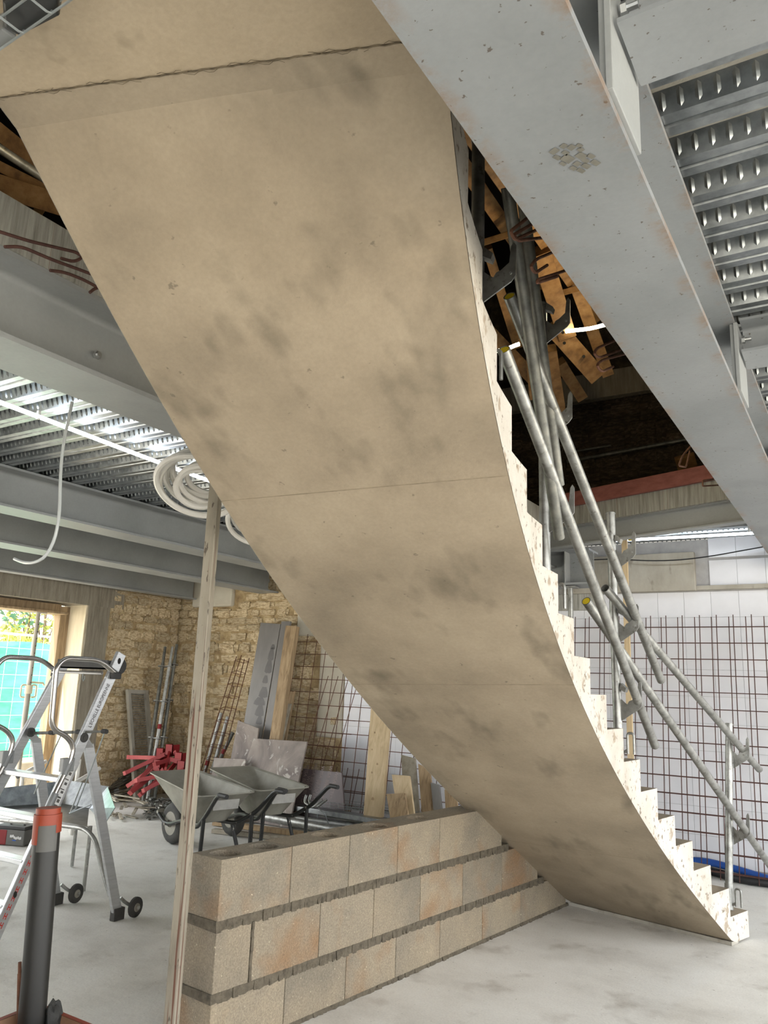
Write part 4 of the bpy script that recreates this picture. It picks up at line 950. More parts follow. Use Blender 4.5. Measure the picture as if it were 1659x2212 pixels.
# rebar cage leaning left of the dark board, and tubes by it
pp, pn = V((0, 7.72, 1.9)), V((0, 1, -.2)).normalized()
T_ = [onP(*p, pp, pn) for p in ((511, 1418), (528, 1424))]; B_ = [onP(*p, pp, pn) for p in ((437, 1655), (464, 1668))]
B_ = [t_ + (b - t_) * ((t_.z - .012) / (t_.z - b.z)) for t_, b in zip(T_, B_)]
t = thing('rebar_cage', 'slender rusty rebar cage leaning on the stone wall beside the dark board', 'rebar cage', (B_[0] + B_[1]) / 2)
bk = V((0, .09, .02)); T4 = [T_[0], T_[1], T_[1] + bk, T_[0] + bk]; B4 = [B_[0], B_[1], B_[1] + bk, B_[0] + bk]
for a, b in zip(B4, T4): obj('bar', MB().tube([a, b], .0055, 6), M['rust'], t, smooth=True)
for i in range(12):
    f = .06 + .083 * i; q = [a.lerp(b, f) for a, b in zip(B4, T4)]; q = [p + (p - sum(q, V()) / 4) * .08 for p in q]
    obj('stirrup', MB().tube(q, .0038, 5, closed=True), M['rust'], t)
for (a, b, lab, mk) in (((478, 1540), (441, 1672), 'grey scaffold tube with orange red band standing inside the rebar cage', 1), ((492, 1548), (455, 1676), 'plain grey scaffold tube standing right of the banded tube in the cage', 0), ((503, 1582), (474, 1642), 'short dark tube with a red mark leaning right of the rebar cage', 2)):
    p2 = V((0, 7.70, 1.2)); A_, Bb = onP(*a, p2, pn), onP(*b, p2, pn); Bb = A_ + (Bb - A_) * ((A_.z - .012) / (A_.z - Bb.z)); d = (A_ - Bb).normalized()
    o = obj('scaffold_tube', MB().tube([Bb, A_], .024, 12, hollow=.85), M['tubedark' if mk == 2 else 'tubegalv'], label=lab, cat='scaffold tube', smooth=True)
    if mk: c = A_ - d * (.62 if mk == 1 else .25); obj('red_band', MB().tube([c - d * .03, c + d * .03], .0252, 12), M['red'], o, label='red band', smooth=True)

# ================================================================== REBAR MESH SHEETS
def mesh_sheet(x0, x1, z0, z1, yb, yt, sp_, label, tilt=0.0, m='rustdark', r=.0042, xs=None, ov=.06):
    t = thing('rebar_mesh', label, 'rebar mesh', ((x0 + x1) / 2, yb, z0))
    def P(x, z): 
        f = (z - z0) / (z1 - z0); xx, zz = x, z
        if tilt: xx = x + tilt * (z - z0)
        return V((xx, yb + (yt - yb) * f, zz))
    nv = int((x1 - x0) / sp_); nh = int((z1 - z0 - ov * 2) / sp_)
    for i in range(nv + 1):
        x = x0 + ov * .5 + sp_ * i
        if x < x1: obj('bar', MB().tube([P(x, z0), P(x + random.uniform(-.004, .004), z1)], r, 5), M[m], t)
    for j in range(nh + 1):
        z = z0 + ov + sp_ * j
        obj('bar', MB().tube([P(x0, z) + V((0, -2 * r, 0)), P(x1, z) + V((0, -2 * r, 0))], r, 5), M[m], t)
    return t
random.seed(5)
mesh_sheet(-2.62, .62, .015, 2.27, 7.66, 7.90, .15, 'dark rebar mesh sheet leaning on the white tiles, foremost on the right')
mesh_sheet(-2.58, .66, .015, 2.29, 7.70, 7.92, .15, 'dark rebar mesh sheet leaning on the white tiles, just behind the foremost one')
mesh_sheet(-6.12, -3.55, .015, 2.12, 7.60, 7.90, .15, 'rusty rebar mesh sheet leaning between the stone wall and the tiles', m='rust')
mesh_sheet(-5.85, -5.25, .015, 1.62, 7.50, 7.84, .15, 'narrow rusty rebar mesh offcut leaning askew before the rusty sheet', tilt=.16, m='rust')
mesh_sheet(-5.25, -4.55, .015, .62, 7.42, 7.62, .15, 'low dark rebar mesh offcut at the foot of the tiles beside the pine plank', m='rustdark')

# ================================================================== STOCK ON THE FLOOR BEHIND THE BLOCK WALL
def rod_px(name, a, b, z, r, m, label, cat='pipe', hollow=.86, n=12, sq=None, ea=.15, eb=.35):
    A_, B_ = onZ(*a, z), onZ(*b, z); d = (B_ - A_).normalized(); A_ = A_ - d * ea; B_ = B_ + d * eb
    if sq: return obj(name, MB().bar(A_, B_, sq[0], sq[1]), M[m], label=label, cat=cat, bevel=.003)
    return obj(name, MB().tube([A_, B_], r, n, hollow=hollow), M[m], label=label, cat=cat, smooth=True)
rod_px('metal_channel', (660, 1747), (800, 1769), .20, 0, 'galv', 'wide pale galvanised channel lying on top of the pipes behind the block wall', 'channel', sq=(.14, .05))
rod_px('steel_pipe', (650, 1757), (780, 1776), .13, .026, 'tubedark', 'dark steel pipe lying just in front of the pale channel')
rod_px('steel_pipe', (640, 1768), (760, 1784), .10, .034, 'tubegalv', 'galvanised pipe second from the pale channel behind the block wall')
rod_px('steel_pipe', (570, 1764), (720, 1792), .08, .045, 'tubegalv', 'thick galvanised pipe nearest the block wall')
rod_px('timber_batten', (480, 1779), (690, 1806), .03, 0, 'oldwood', 'long brown batten lying on the floor under the wheelbarrows', 'batten', sq=(.09, .045), ea=.1)
rod_px('timber_batten', (470, 1795), (660, 1815), .025, 0, 'greywood', 'grey batten lying on the floor nearest the block wall', 'batten', sq=(.08, .04), ea=.05)
rod_px('timber_batten', (560, 1742), (690, 1752), .14, 0, 'greywood', 'grey batten lying under the wire cable tray', 'batten', sq=(.08, .05), ea=.2)
# wire cable tray lying on the stock
def wire_tray(name, label, o, ex, ey, L, Wd, Hh, px_, nl, r=.0025):
    t = thing(name, label, 'cable tray', o); ex, ey = V(ex).normalized(), V(ey).normalized(); ez = V((0, 0, 1)); o = V(o)
    n = int(L / px_)
    for i in range(n + 1):
        a = o + ex * px_ * i; obj('cross_wire', MB().tube(rounded([a + ez * Hh, a, a + ey * Wd, a + ey * Wd + ez * Hh], .012, 2), r, 5), M['wire'], t)
    for j in range(nl + 1):
        a = o + ey * Wd * j / nl + ez * r * 2; obj('long_wire', MB().tube([a, a + ex * L], r, 5), M['wire'], t)
    for s in (0, Wd):
        for h in (Hh, Hh * .5): a = o + ey * s + ez * h; obj('long_wire', MB().tube([a, a + ex * L], r, 5), M['wire'], t)
    return t
a, b = onZ(695, 1738, .26), onZ(868, 1757, .26); d = (b - a).normalized()
wire_tray('wire_cable_tray', 'wire cable tray lying on the stacked pipes in front of the pine plank', (a.x, a.y, .235), d, V((-d.y, d.x, 0)), (b - a).length + .3, .22, .055, .10, 4)
a = onZ(665, 1738, .28); ob = MB()
br = thing('scaffold_bracket', 'pair of bent pale steel brackets lying on the pipes beside the wheelbarrow grip', 'bracket', (a.x, a.y, .23))
for k in (0, .05): p = a + V((.04 * k * 10, k, 0)); obj('hook_bar', MB().tube(rounded([p + V((-.04, .02, .09)), p + V((-.05, .0, .02)), p + V((.10, -.05, -.015)), p + V((.20, -.02, .07))], .04), .013, 8), M['tubegalv'], br, smooth=True)
a, b, c = onZ(686, 1766, .14), onZ(694, 1752, .26), onZ(710, 1782, .10)
obj('wire_loop', MB().tube(rounded([a, a + V((0, 0, .1)), b, b + V((.05, 0, -.02)), c], .05), .005, 6), M['wire'], label='single bent wire loop sticking up from the stacked pipes', cat='wire', smooth=True)

# ================================================================== SERVICES: ROPES OF LIGHT, HOSES, COILS, CABLES
def led_rope(label, a, b, r=.0125, m='led', beads=60, mount=True):
    a, b = V(a), V(b); t = thing('led_rope', label, 'rope light', (a + b) / 2); d = (b - a).normalized()
    obj('light_tube', MB().tube([a.lerp(b, i / 8) - V((0, 0, .012 * sin(pi * i / 8) ** 2)) for i in range(9)], r, 10), M[m], t, smooth=True)
    if mount:
        for f in (.12, .5, .88): p = a.lerp(b, f); obj('clip', MB().box(p.x - .008, p.y - .008, p.z - r - .006, p.x + .008, p.y + .008, ZD - .001), M['white'], t)
    else:
        for f in (.03, .97): p = a.lerp(b, f); obj('tie_wire', MB().tube([p, V((p.x, p.y, 6.2))], .0015, 4), M['cable'], t)
    return t
led_rope('glowing white rope light strung under the left steel deck', onZ(-40, 854, 2.995) , onZ(640, 1105, 2.995))
lr = led_rope('glowing white rope light under the deck beyond the stair, above the tiles', (-2.25, 7.53, 2.985), (.6, 7.53, 2.985))
q = onY(1364, 1163, 7.50); obj('yellow_clip', MB().box(q.x - .03, 7.49, q.z - .02, q.x + .03, 7.52, q.z + .02), M['yellow'], lr)
a, b = onY(1222, 716, 5.3), onY(1330, 696, 5.3); led_rope('bright rope light among the attic timbers by the main beam', a, b, .014, 'ledw', mount=False)
a, b = onY(1060, 760, 5.0), onY(1122, 743, 5.0); led_rope('short bright rope light in the attic beside the stair edge', a, b, .014, 'ledw', mount=False)
p = onZ(156, 868, 2.99); hp = [(156, 868), (146, 915), (134, 975), (130, 1040), (129, 1110), (119, 1165), (98, 1205), (70, 1217), (46, 1214), (31, 1207)]
hs = rounded([onY(x, y, p.y) for x, y in hp], .12, 3); obj('clear_hose', MB().tube(hs, .0085, 8), M['clear'], label='thin clear plastic hose hanging in a hook shape from the left deck', cat='hose', smooth=True)
def coil(label, c, R_, n, r, tilt=38):
    u = V((cos(YAW), sin(YAW), 0)); f = V((-sin(YAW), cos(YAW), 0)); q = radians(tilt); v = f * cos(q) - V((0, 0, sin(q))); w = u.cross(v); c = V(c)
    t = thing('pipe_coil', label, 'pipe coil', c - V((0, 0, R_ * sin(q))))
    for k in range(n):
        rr = R_ * (1 - .13 * (k % 4)); zz = -.034 * (k // 4) - .008 * k; ph = k * 2.1; ex = 1 + .05 * sin(k * 1.7)
        obj('turn', MB().tube([c + u * (.035 * cos(ph) + rr * ex * cos(a)) + v * (.035 * sin(ph) + rr * sin(a)) + w * (zz + .02 * sin(a + ph)) for a in [2 * pi * i / 40 for i in range(40)]], r, 8, closed=True), M['white'], t, smooth=True)
    p = c - v * R_ + V((0, 0, .0)); obj('hanging_tie', MB().tube([p - V((0, 0, .03)), V((p.x, p.y, ZD))], .003, 5), M['wire'], t)
    return t
coil('coil of white plastic pipe hanging under the left deck beside the beige post', onZ(443, 1028, 2.80), .25, 9, .019, 32)
coil('second coil of white plastic pipe mostly hidden behind the stair edge', onZ(572, 1108, 2.80), .25, 8, .019, 32)
pts = [onY(x, y, 7.86) for x, y in ((1265, 1210), (1330, 1207), (1400, 1212), (1470, 1210), (1540, 1201), (1600, 1190), (1700, 1172))]
obj('black_cable', MB().tube(rounded(pts, .2, 4), .006, 6), M['cable'], label='thin black cable sagging across the concrete lintel to the upper right', cat='cable', smooth=True)
def floor_pipe(name, ps, r, m, label, cat):
    pts = [onZ(x, y, r + .004) for x, y in ps]; 
    for q in pts: q.y = min(q.y, 7.93 - r)
    obj(name, MB().tube(rounded(pts, .2, 4), r, 10), M[m], label=label, cat=cat, smooth=True)
floor_pipe('black_hose', ((1470, 1872), (1530, 1876), (1600, 1900), (1700, 1912)), .035, 'cable', 'black corrugated hose on the floor along the foot of the tiles', 'hose')
pts = [V((-1.75, 7.84, .05)), V((-1.45, 7.82, .13)), V((-1.15, 7.80, .10)), V((-.85, 7.78, .05)), V((-.4, 7.76, .035))]
obj('blue_hose', MB().tube(rounded(pts, .2, 5), .03, 10), M['blue'], label='blue water pipe arching over the black hose at the foot of the tiles', cat='hose', smooth=True)
bt = [onY(1349, 1168, 7.25), onY(1362, 1640, 7.25)]
x_ = bt[1].x; t = obj('wood_lath', MB().bar(V((x_, 7.25, .012)), V((bt[0].x, 7.25, 3.02)), .05, .03, (0, 1, 0)), M['pine'], label='narrow pale wooden lath standing upright behind the middle guardrail post', cat='lath', bevel=.002)

# wire cable tray with black sheeting hung under the landing, top left corner
zt = 2.90; a, b = onZ(-60, 152, zt), onZ(190, -22, zt); d = (b - a).normalized(); e = V((-d.y, d.x, 0))
if e.dot(onZ(40, 20, zt) - a) < 0: e = -e
wt_ = wire_tray('wire_cable_tray', 'galvanised wire cable tray hung under the landing at the top left corner', a - d * .3, d, e, 1.0, .20, .05, .10, 4, .0028)
for f in (.1, .8):
    p = a - d * .3 + d * f + e * .1; obj('hanger', MB().tube([p, V((p.x, p.y, ZL - .001))], .004, 6), M['wire'], wt_)
q = onZ(128, 30, zt + .02); m = MB()
pts = [onZ(x, y, zt + .012) for x, y in ((128, 36), (42, 80), (8, 60), (5, 5), (60, -40), (127, -10))]
m.add(pts + [p + V((0, 0, .055)) for p in pts], [(5, 4, 3, 2, 1, 0), (6, 7, 8, 9, 10, 11)] + [(i, (i + 1) % 6, 6 + (i + 1) % 6, 6 + i) for i in range(6)])
obj('cable_box', m, M['blackbag'], label='black plastic box lying in the wire tray at the top left corner', cat='box', bevel=.006, fix=True)
pts = [onZ(x, y, zt + .012) for x, y in ((36, 84), (-10, 112), (-40, 90), (4, 62))]
m = MB().add(pts + [p + V((0, 0, .05)) for p in pts], [(3, 2, 1, 0), (4, 5, 6, 7)] + [(i, (i + 1) % 4, 4 + (i + 1) % 4, 4 + i) for i in range(4)])
obj('cable_box', m, M['greyplastic'], label='grey plastic box in the wire tray left of the black box', cat='box', bevel=.005, fix=True)

# ================================================================== BEHIND THE LADDER
y0, y1 = 4.05, 4.62; zt = .40
a, b = onY(-40, 1765, y0), onY(190, 1768, y0); c, d = onY(30, 1742, y1), onY(193, 1742, y1)
t = thing('mortar_trough', 'galvanised sheet metal mortar trough with flared sides on a low stand behind the ladder', 'trough', ((a.x + b.x) / 2, 4.3, 0))
zb = (a.z + b.z) / 2; A_ = V((a.x, y0, zb)); B_ = V((b.x, y0, zb)); Cc = V((d.x, y1, zb)); Dd = V((A_.x + .18, y1, zb))
def sheet(nm, q, th=.004):
    q = [V(p) for p in q]; n = (q[1] - q[0]).cross(q[3] - q[0]).normalized() * th
    return obj(nm, MB().hexa(q, [p + n for p in q]), M['galv'], t, fix=True)
sheet('base_plate', [A_, B_, Cc, Dd])
up = V((0, 0, .17)); sheet('back_wall', [Dd, Cc, Cc + up + V((.08, .12, 0)), Dd + up + V((-.05, .12, 0))])
sheet('side_wall', [B_ + V((0, .15, 0)), Cc, Cc + up + V((.08, .1, 0)), B_ + up * .8 + V((.1, .15, 0))])
sheet('side_wall', [Dd, A_ + V((0, .1, 0)), A_ + V((-.08, .1, .13)), Dd + up + V((-.08, .1, 0))])
obj('front_edge', MB().tube([A_ - V((.02, 0, .0)), B_ + V((.02, 0, 0))], .014, 10), M['tubegalv'], t, smooth=True)
for p in (A_ + V((.1, .06, 0)), B_ + V((-.06, .08, 0)), Cc + V((-.06, -.06, 0)), Dd + V((.06, -.06, 0))):
    obj('leg', MB().tube([V((p.x, p.y, .005)), V((p.x, p.y, zb - .002))], .014, 8), M['tubegalv'], t, smooth=True)
# white trestle further back
yt = 5.35; p = [onY(x, y, yt) for x, y in ((48, 1686), (168, 1682), (36, 1660), (130, 1720))]
t = thing('trestle', 'white tubular trestle with dark end caps standing behind the metal trough', 'trestle', ((p[0].x + p[1].x) / 2, yt, 0))
bar_z = (p[0].z + p[1].z) / 2
obj('top_bar', MB().tube([V((p[0].x, yt, bar_z)), V((p[1].x, yt, bar_z))], .012, 10), M['tubegalv'], t, smooth=True)
for q in p[:2]:
    e = V((q.x, yt - .05, bar_z)); obj('arm', MB().tube([e, e + V((-.06, .35, .12))], .02, 10), M['white'], t, smooth=True)
    obj('end_cap', MB().lathe([(.024, 0), (.024, .012), (.016, .014)], e + V((.004, -.005, 0)), (.17, -.97, -.3), 12), M['rubber'], t, smooth=True)
    obj('leg', MB().tube([V((q.x, yt, .01)), V((q.x, yt, bar_z + .01))], .018, 10), M['white'], t, smooth=True)
q = onY(170, 1640, yt + .1); x_ = q.x
o = obj('pole', MB().tube([V((x_, yt + .1, .012)), V((x_ + .01, yt + .1, q.z))], .02, 10, hollow=.8), M['white'], label='short white pole standing upright behind the trestle end cap', cat='pole', smooth=True)
# tool case at the left edge
c = onZ(24, 1829, .01); t = thing('tool_case', 'grey and red tool case with worn white logo on the floor at the left edge', 'tool case', (c.x - .12, c.y, 0))
ex = V((cos(radians(20)), sin(radians(20)), 0)); ey = V((-ex.y, ex.x, 0)); o0 = onZ(50, 1828, .01); o0.z = .006
def cb(u0, u1, v0, v1, z0, z1): 
    f = [o0 - ex * u + ey * v for u, v in ((u1, v0), (u0, v0), (u0, v1), (u1, v1))]; return MB().hexa([p + V((0, 0, z0)) for p in f], [p + V((0, 0, z1)) for p in f])
obj('body', cb(0, .30, 0, .22, 0, .135), M['sticker'], t, bevel=.008); obj('side', cb(.18, .31, -.003, .18, .002, .13), M['red'], t, bevel=.006, label='dark red side panel')
obj('lid', cb(-.003, .31, -.004, .224, .136, .165), M['grip'], t, bevel=.006); obj('carry_handle', MB().tube(rounded([o0 - ex * .08 + ey * .1 + V((0, 0, .166)), o0 - ex * .08 + ey * .1 + V((0, 0, .20)), o0 - ex * .22 + ey * .1 + V((0, 0, .20)), o0 - ex * .22 + ey * .1 + V((0, 0, .166))], .02), .01, 8), M['grip'], t, smooth=True)
m = MB(); random.seed(4)
for i in range(9):
    u = .03 + .013 * i; v = -.0012; z = .06 + random.uniform(-.008, .012)
    q = [o0 - ex * u, o0 - ex * (u + .01), o0 - ex * (u + .009), o0 - ex * (u + .001)]; m.add([q[0] + ey * v + V((0, 0, z)), q[1] + ey * v + V((0, 0, z + .003)), q[2] + ey * v + V((0, 0, z + .024)), q[3] + ey * v + V((0, 0, z + .022))], [(1, 0, 3, 2)])
obj('logo', m, M['labelwhite'], t, label='worn white logo print', kind='stuff')
obj('logo_dash', MB().add([o0 - ex * u + ey * -.0012 + V((0, 0, z)) for u, z in ((.08, .04), (.12, .042), (.115, .052), (.08, .05))], [(0, 1, 2, 3)]), M['blue'], t, label='small blue logo dash')

# ================================================================== WINDOW OPENING: prop, fence and street
tp, bt = onX(86, 1293, -8.5), onX(46, 1622, -8.5); t = thing('steel_prop', 'pale adjustable steel prop standing in the window opening under the lintel', 'prop', (bt.x, bt.y, .0))
yp = (tp.y + bt.y) / 2
obj('outer_tube', MB().tube([V((-8.5, yp, .01)), V((-8.5, yp, 1.32))], .030, 12), M['concgrey'], t, smooth=True)
obj('inner_tube', MB().tube([V((-8.5, yp, 1.2)), V((-8.5, yp, 2.235))], .024, 12), M['concgrey'], t, smooth=True)
for k in range(9): z = 1.42 + .085 * k; obj('pin_hole', MB().lathe([(.006, 0), (.006, .002)], (-8.476, yp, z), (1, 0, 0), 8), M['holedark'], t)
hc = V((-8.5, yp, 1.34)); obj('collar', MB().tube([hc - V((0, 0, .05)), hc + V((0, 0, .05))], .042, 12), M['yellow' if 0 else 'jamb'], t, smooth=True)
for s in (-1, 1): obj('handle', MB().tube(rounded([hc + V((.0, s * .04, .05)), hc + V((0, s * .1, .05)), hc + V((0, s * .1, -.09)), hc + V((0, s * .045, -.09))], .03), .010, 8), M['jamb'], t, smooth=True)
obj('wing_nut', MB().tube([hc + V((0, -.02, .085)), hc + V((0, .18, .075)), hc + V((0, .2, .05))], .012, 8), M['jamb'], t, smooth=True)
obj('head_plate', MB().box(-8.57, yp - .07, 2.236, -8.43, yp + .07, 2.246), M['concgrey'], t); obj('base_plate', MB().box(-8.57, yp - .07, .001, -8.43, yp + .07, .01), M['concgrey'], t)
obj('head_board', MB().box(-8.61, 5.0, 2.247, -8.4, 6.25, 2.275), M['oldwood'], label='timber head board wedged between the prop and the lintel', cat='board', bevel=.003)

XF = -11.2
tl, tr = onX(-60, 1398, XF), onX(104, 1394, XF); bl = onX(104, 1638, XF)
t = thing('site_fence', 'mesh site fence panel with green debris netting in the street outside the opening', 'fence', (XF, (tl.y + tr.y) / 2, -.04))
m = MB(); N_ = 24; yA, yB_ = tr.y - 3.2, tr.y + .05; zA, zB_ = .25, tr.z
m.grid(lambda u, v: V((XF + .03 + .03 * sin(u * 17) + .02 * sin(v * 9 + u * 5), yA + (yB_ - yA) * u, zA + (zB_ - zA) * v + .03 * sin(u * 9) * v)), N_, 10)
net = obj('netting', m, M['net'], t, smooth=True); sm = net.modifiers.new('solid', 'SOLIDIFY'); sm.thickness = .003
for i in range(17): y = yA + (yB_ - yA) * i / 16; obj('wire', MB().tube([V((XF + .09, y, .06)), V((XF + .09, y, zB_ + .12))], .0035, 5), M['white'], t)
for i in range(11): z = .1 + (zB_ + .02) * i / 10; obj('wire', MB().tube([V((XF + .095, yA, z)), V((XF + .095, yB_, z))], .0035, 5), M['white'], t)
obj('frame', MB().tube([V((XF + .09, yA, -.03)), V((XF + .09, yA, zB_ + .13)), V((XF + .09, yB_, zB_ + .13)), V((XF + .09, yB_, -.03))], .02, 8), M['white'], t)
for y in (yA, yB_): obj('foot_block', MB().box(XF - .25, y - .11, -.039, XF + .45, y + .11, .10), M['concgrey'], t, bevel=.02)
q = onX(88, 1642, -9.5); obj('concrete_barrier', MB().prism(V((-9.6, q.y - .35, .0)), V((-9.6, q.y + 1.4, .0)), [(-.25, -.035), (.25, -.035), (.16, q.z), (-.16, q.z)]), M['concgrey'], label='low grey concrete barrier standing outside the window opening', cat='barrier', bevel=.02)
obj('street_wall', MB().box(-17.2, -2, -.05, -17, 22, 2.05), M['plaster'], label='long pale garden wall across the street behind the fence', cat='wall')
# shrubs and trees across the street
lm = bpy.data.meshes.new('leaf'); lm.from_pydata([(-.5, 0, 0), (0, -.28, .05), (.5, 0, 0), (0, .28, .05)], [], [(0, 1, 2, 3)]); lm.materials.append(M['leaf'])
random.seed(21)
def tree(name, label, x, y, z0, h, w, n, crown=.35, ls=.22):
    t = thing(name, label, 'tree' if h > 2.6 else 'shrub', (x, y, -.04)); m = MB()
    m.tube([V((x, y, -.05)), V((x + .05, y + .05, h * .45)), V((x, y, h * .8))], [.09, .07, .03], 7)
    for k in range(6):
        a = k * 1.05; m.tube([V((x, y, h * .38 + .1 * k)), V((x + w * .6 * cos(a), y + w * .6 * sin(a), h * (.6 + .05 * k)))], [.035, .012], 5)
    obj('trunk', m, M['bark'], t); f = MB()
    for k in range(n):
        u = random.random() ** .5; a = random.uniform(0, 2 * pi); e = random.uniform(-1, 1); r = sqrt(max(0, 1 - e * e)) * w * (.55 + .45 * u)
        c = V((x + r * cos(a), y + r * sin(a), h * (crown + (1 - crown) * .5) + e * h * (1 - crown) * .5))
        d = V((random.gauss(0, 1), random.gauss(0, 1), random.gauss(0, 1))).normalized(); e2 = d.cross(V((0.3, .8, .5))).normalized(); s = ls * random.uniform(.6, 1.2)
        f.add([c - d * s * .5, c - e2 * s * .28, c + d * s * .5, c + e2 * s * .28], [(0, 1, 2, 3)])
    obj('foliage', f, M['leaf'], t, kind='stuff')
q = onX(95, 1350, -20); tree('garden_tree', 'yellow green bushy tree across the street at the right of the opening', -20, q.y, 0, 4.2, 1.1, 1500)
q = onX(20, 1368, -19); tree('garden_shrub', 'low yellow green shrub across the street at the left of the opening', -19, q.y, 0, 2.55, 1.5, 1100, .2)
q = onX(62, 1345, -21); tree('garden_tree', 'thin pale tree across the street behind the prop', -21, q.y, 0, 4.0, .8, 350)
q = onX(16, 1318, -15); c = MB(); tt = thing('street_tree', 'dark green branch end hanging into view at the top left of the opening', 'tree', (-15, q.y - 3.2, -.04))
obj('trunk', MB().tube([V((-15, q.y - 3.2, -.05)), V((-15, q.y - 3.1, 2.6)), V((-15, q.y - 1.2, q.z + .5)), V((-15, q.y, q.z + .05))], [.16, .13, .05, .01], 8), M['bark'], tt, smooth=True)
for k in range(150):
    p = q + V((random.gauss(0, .3), random.gauss(-.15, .38), random.gauss(.05, .2))); d = V((random.gauss(0, 1), random.gauss(0, 1), random.gauss(0, 1))).normalized(); e2 = d.cross(V((.3, .8, .5))).normalized()
    c.add([p - d * .1, p - e2 * .05, p + d * .1, p + e2 * .05], [(0, 1, 2, 3)])
obj('foliage', c, mat('dark_leaf', [(40, 78, 52), (60, 104, 70)], .7), tt, kind='stuff')

# ================================================================== ATTIC OVER THE STAIR OPENING
roof = thing('roof_frame', 'warm lit timber roof frame of rafters, posts and struts seen through the stair opening', 'roof frame', (-1.8, 5, 3.3))
def timber(a, b, z0, z1, wpx, label, th=.06, m='timber', cat='timber', ext=0.0):
    A_, B_ = onZ(*a, z0), onZ(*b, z1); d = (B_ - A_).normalized(); A_ -= d * ext; B_ += d * ext
    w = wpx / F * ((A_ - EYE).dot(FW) + (B_ - EYE).dot(FW)) / 2
    view = ((A_ + B_) / 2 - EYE).normalized(); side = d.cross(view).normalized()
    nm = next((k for k in ('rafter', 'post', 'strut', 'noggin', 'purlin', 'brace', 'stud', 'stump', 'beam') if k in label), 'rafter')
    return obj(nm, MB().bar(A_, B_, w, th, view), M[m], roof, bevel=.003)
timber((1005, 262), (1262, 640), 4.5, 4.5, 40, 'long attic rafter running beside the main beam edge above the stair', ext=.4)
timber((1030, 400), (1150, 575), 4.75, 4.75, 30, 'second attic rafter parallel to the one along the main beam', ext=.3)
timber((1166, 540), (1224, 722), 4.45, 4.2, 40, 'bright lit attic post behind the guardrail tubes', .10)
bo = timber((1196, 706), (1286, 808), 4.25, 4.05, 40, 'thick attic strut with dark bolt holes resting on the upper wall', .14)
for px, py in ((1216, 718), (1219, 741), (1261, 770)):
    c = onZ(px, py, 4.0); v = (c - EYE).normalized(); obj('bolt_hole', MB().tube([onZ(px, py, 4.12), onZ(px, py, 4.12) - v * .19], .012, 10), M['holedark'], bo)
timber((1246, 620), (1312, 805), 4.5, 4.15, 26, 'right hand attic post crossed by the bright rope light', .09)
timber((1196, 637), (1262, 620), 4.42, 4.42, 13, 'short horizontal attic noggin glowing yellow in the lamp light', .05, ext=.05)
timber((1052, 535), (1118, 748), 4.7, 4.3, 20, 'slender attic rafter between the stair edge and the tubes', .06)
timber((1040, 525), (1106, 504), 4.6, 4.6, 14, 'short horizontal attic noggin near the stair edge', .05, ext=.1)
timber((1066, 728), (1158, 824), 4.4, 4.15, 30, 'dark sloping attic strut at the left of the opening', .08, ext=.1)
timber((1190, 752), (1212, 890), 4.15, 3.9, 22, 'dark attic post standing on the upper stone wall', .08)
timber((1208, 782), (1256, 858), 4.25, 4.1, 24, 'dark attic strut below the thick one with bolt holes', .08)
timber((1138, 690), (1150, 860), 4.3, 3.95, 14, 'thin attic stud behind the tubes', .05)
zA, zB = onY(1300, 862, 7.85).z, onY(1300, 806, 7.85).z
obj('wall_plate', MB().box(-4.4, 7.80, zA, -.2, 7.90, zB), M['concboard'], roof, bevel=.004)
for (a, b, w, lab) in (((1215, 872), (1440, 822), .02, 'upper grey conduit fixed along the dark stone wall'), ((1225, 997), (1500, 946), .02, 'lower grey conduit fixed along the dark stone wall'), ((1222, 978), (1320, 962), .012, 'short thin conduit above the lower one on the dark stone wall')):
    obj('conduit', MB().tube([onY(*a, 7.90), onY(*b, 7.90)], w, 8), M['tubedark'], label=lab, cat='conduit', smooth=True)
timber((1196, 985), (1204, 1115), 3.55, 3.3, 26, 'brown stud standing at the foot of the dark stone wall', .06)
timber((1478, 985), (1500, 1060), 3.75, 3.5, 40, 'dark brown board stump before the dark wall near the main beam', .05)
# left part of the opening
timber((-30, 262), (128, 388), 4.4, 4.4, 34, 'orange brown attic rafter at the left edge below the landing', .08, ext=.4)
timber((-30, 345), (140, 430), 4.3, 4.3, 22, 'attic purlin under the galvanised tube at the left edge', .06, ext=.3)
timber((-30, 392), (150, 448), 4.2, 4.2, 46, 'broad dark attic beam at the left edge', .10, ext=.3)
timber((-30, 438), (210, 600), 4.2, 4.1, 32, 'sloping attic timber crossing down to the stair edge on the left', .07, ext=.2)
timber((92, 440), (32, 552), 4.5, 4.3, 20, 'short cross brace of the attic on the left', .05)
timber((165, 500), (108, 600), 4.5, 4.3, 20, 'second short cross brace of the attic nearer the stair edge', .05)
A_, B_ = onZ(-30, 302, 3.9), onZ(112, 396, 3.9); obj('scaffold_tube', MB().tube([A_, B_], .022, 12), M['tubegalv'], label='galvanised tube crossing the attic opening at the left edge', cat='scaffold tube', smooth=True)
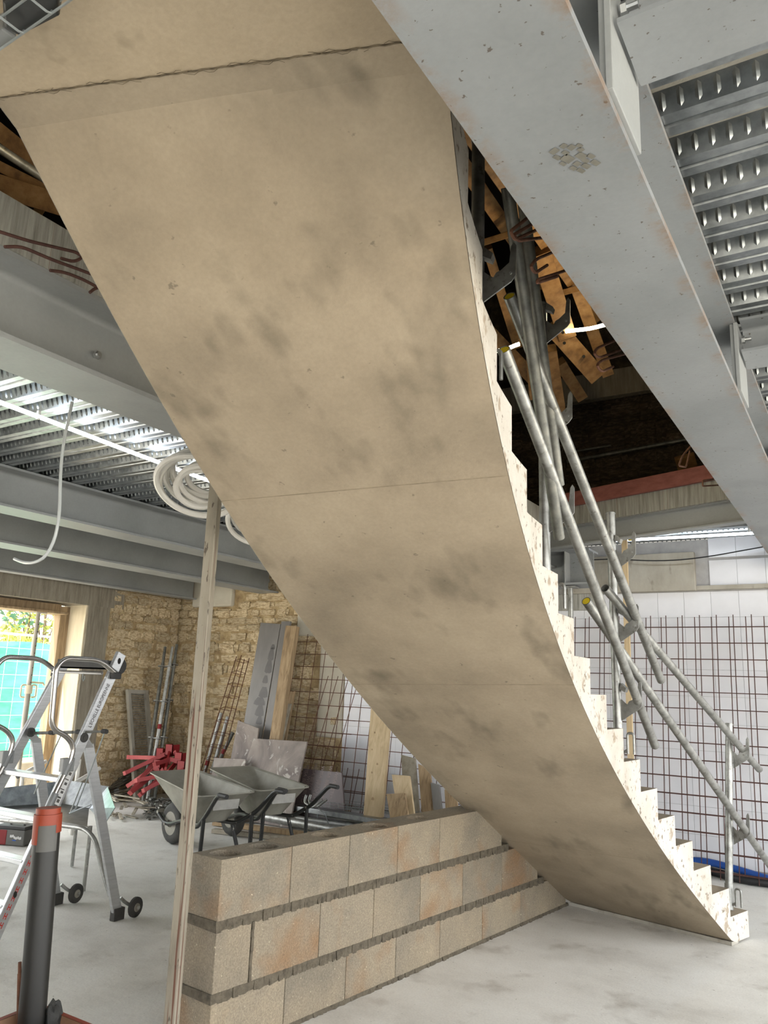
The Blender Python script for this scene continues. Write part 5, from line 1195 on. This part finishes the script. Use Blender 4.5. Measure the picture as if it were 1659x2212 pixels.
# starter bars sticking out of the slab edges
def hook(ps, x, lab, r=.0055, m='rust'):
    obj('starter_bar', MB().tube(rounded([onX(px, py, x) for px, py in ps], .035, 4), r, 7), M[m], label=lab, cat='starter bar', smooth=True)
for ps, lab in ((((1200, 478), (1112, 518), (1102, 500), (1160, 455)), 'bent rusty starter bar looping round the steep tubes, highest by the main beam'), (((1185, 512), (1120, 520), (1108, 508), (1150, 484)), 'second bent starter bar just under the highest one'),
                (((1215, 536), (1158, 560), (1146, 576), (1156, 590), (1182, 573)), 'hooked starter bar crossing the bright attic post'), (((1245, 577), (1162, 604), (1160, 611), (1204, 597)), 'narrow hairpin starter bar under the hooked one at the attic post'),
                (((1345, 728), (1290, 752), (1282, 764), (1294, 773), (1340, 756)), 'hooked starter bar below the long rope light'), (((1360, 762), (1300, 778), (1288, 790), (1300, 803), (1324, 792)), 'hooked starter bar just below the previous hook, by the right attic post'),
                (((1500, 955), (1474, 985), (1466, 1006), (1482, 1009), (1490, 975)), 'long hairpin starter bar hanging before the dark board stump'), (((1590, 1028), (1518, 1038), (1518, 1050), (1590, 1046)), 'hairpin starter bar before the red stained board')):
    hook(ps, -.80, 'rusty ' + lab if 'rusty' not in lab else lab, .0055, 'rust')
for ps, lab in ((((-40, 488), (60, 520), (165, 545), (179, 556), (160, 566), (132, 558)), 'rusty starter bar ending in a hook, uppermost on the left slab edge'), (((10, 533), (45, 532), (110, 560), (230, 604)), 'dark curved starter bar below the hooked one on the left slab edge'),
                (((108, 584), (140, 588), (185, 606), (240, 638)), 'short curved starter bar above the left beam flange'), (((194, 632), (206, 622), (245, 618)), 'smallest starter bar stub at the stair edge above the left beam')):
    hook(ps, -2.36, lab, .006, 'rustdark')
lamp_d = bpy.data.lights.new('attic_light', 'POINT'); lamp_o = bpy.data.objects.new('attic_light', lamp_d); COL.objects.link(lamp_o)
lamp_d.energy = 15; lamp_d.color = (1, .8, .48); lamp_d.shadow_soft_size = .06; lamp_o.location = onZ(1345, 660, 3.9)
left_fill_d = bpy.data.lights.new('attic_light', 'POINT'); left_fill_o = bpy.data.objects.new('attic_light', left_fill_d); COL.objects.link(left_fill_o)
left_fill_d.energy = 3.5; left_fill_d.color = (1, .8, .48); left_fill_d.shadow_soft_size = .06; left_fill_o.location = onZ(180, 330, 3.75)  # left fill light added to brighten the timbers; its holder below is made up
for l, nm in ((lamp_o, 'right of the stair'), (left_fill_o, 'left of the stair, added for fill light')):
    p = l.location + V((0, 0, .16)); t = thing('attic_bulb_holder', 'bare bulb holder hung in the attic ' + nm, 'lamp', p - V((0, 0, .02)))
    obj('holder', MB().lathe([(.012, 0), (.02, .01), (.02, .05), (.006, .06)], p, (0, 0, 1), 12), M['cable'], t, smooth=True); obj('flex', MB().tube([p + V((0, 0, .06)), V((p.x, p.y, 6.2))], .004, 6), M['cable'], t)
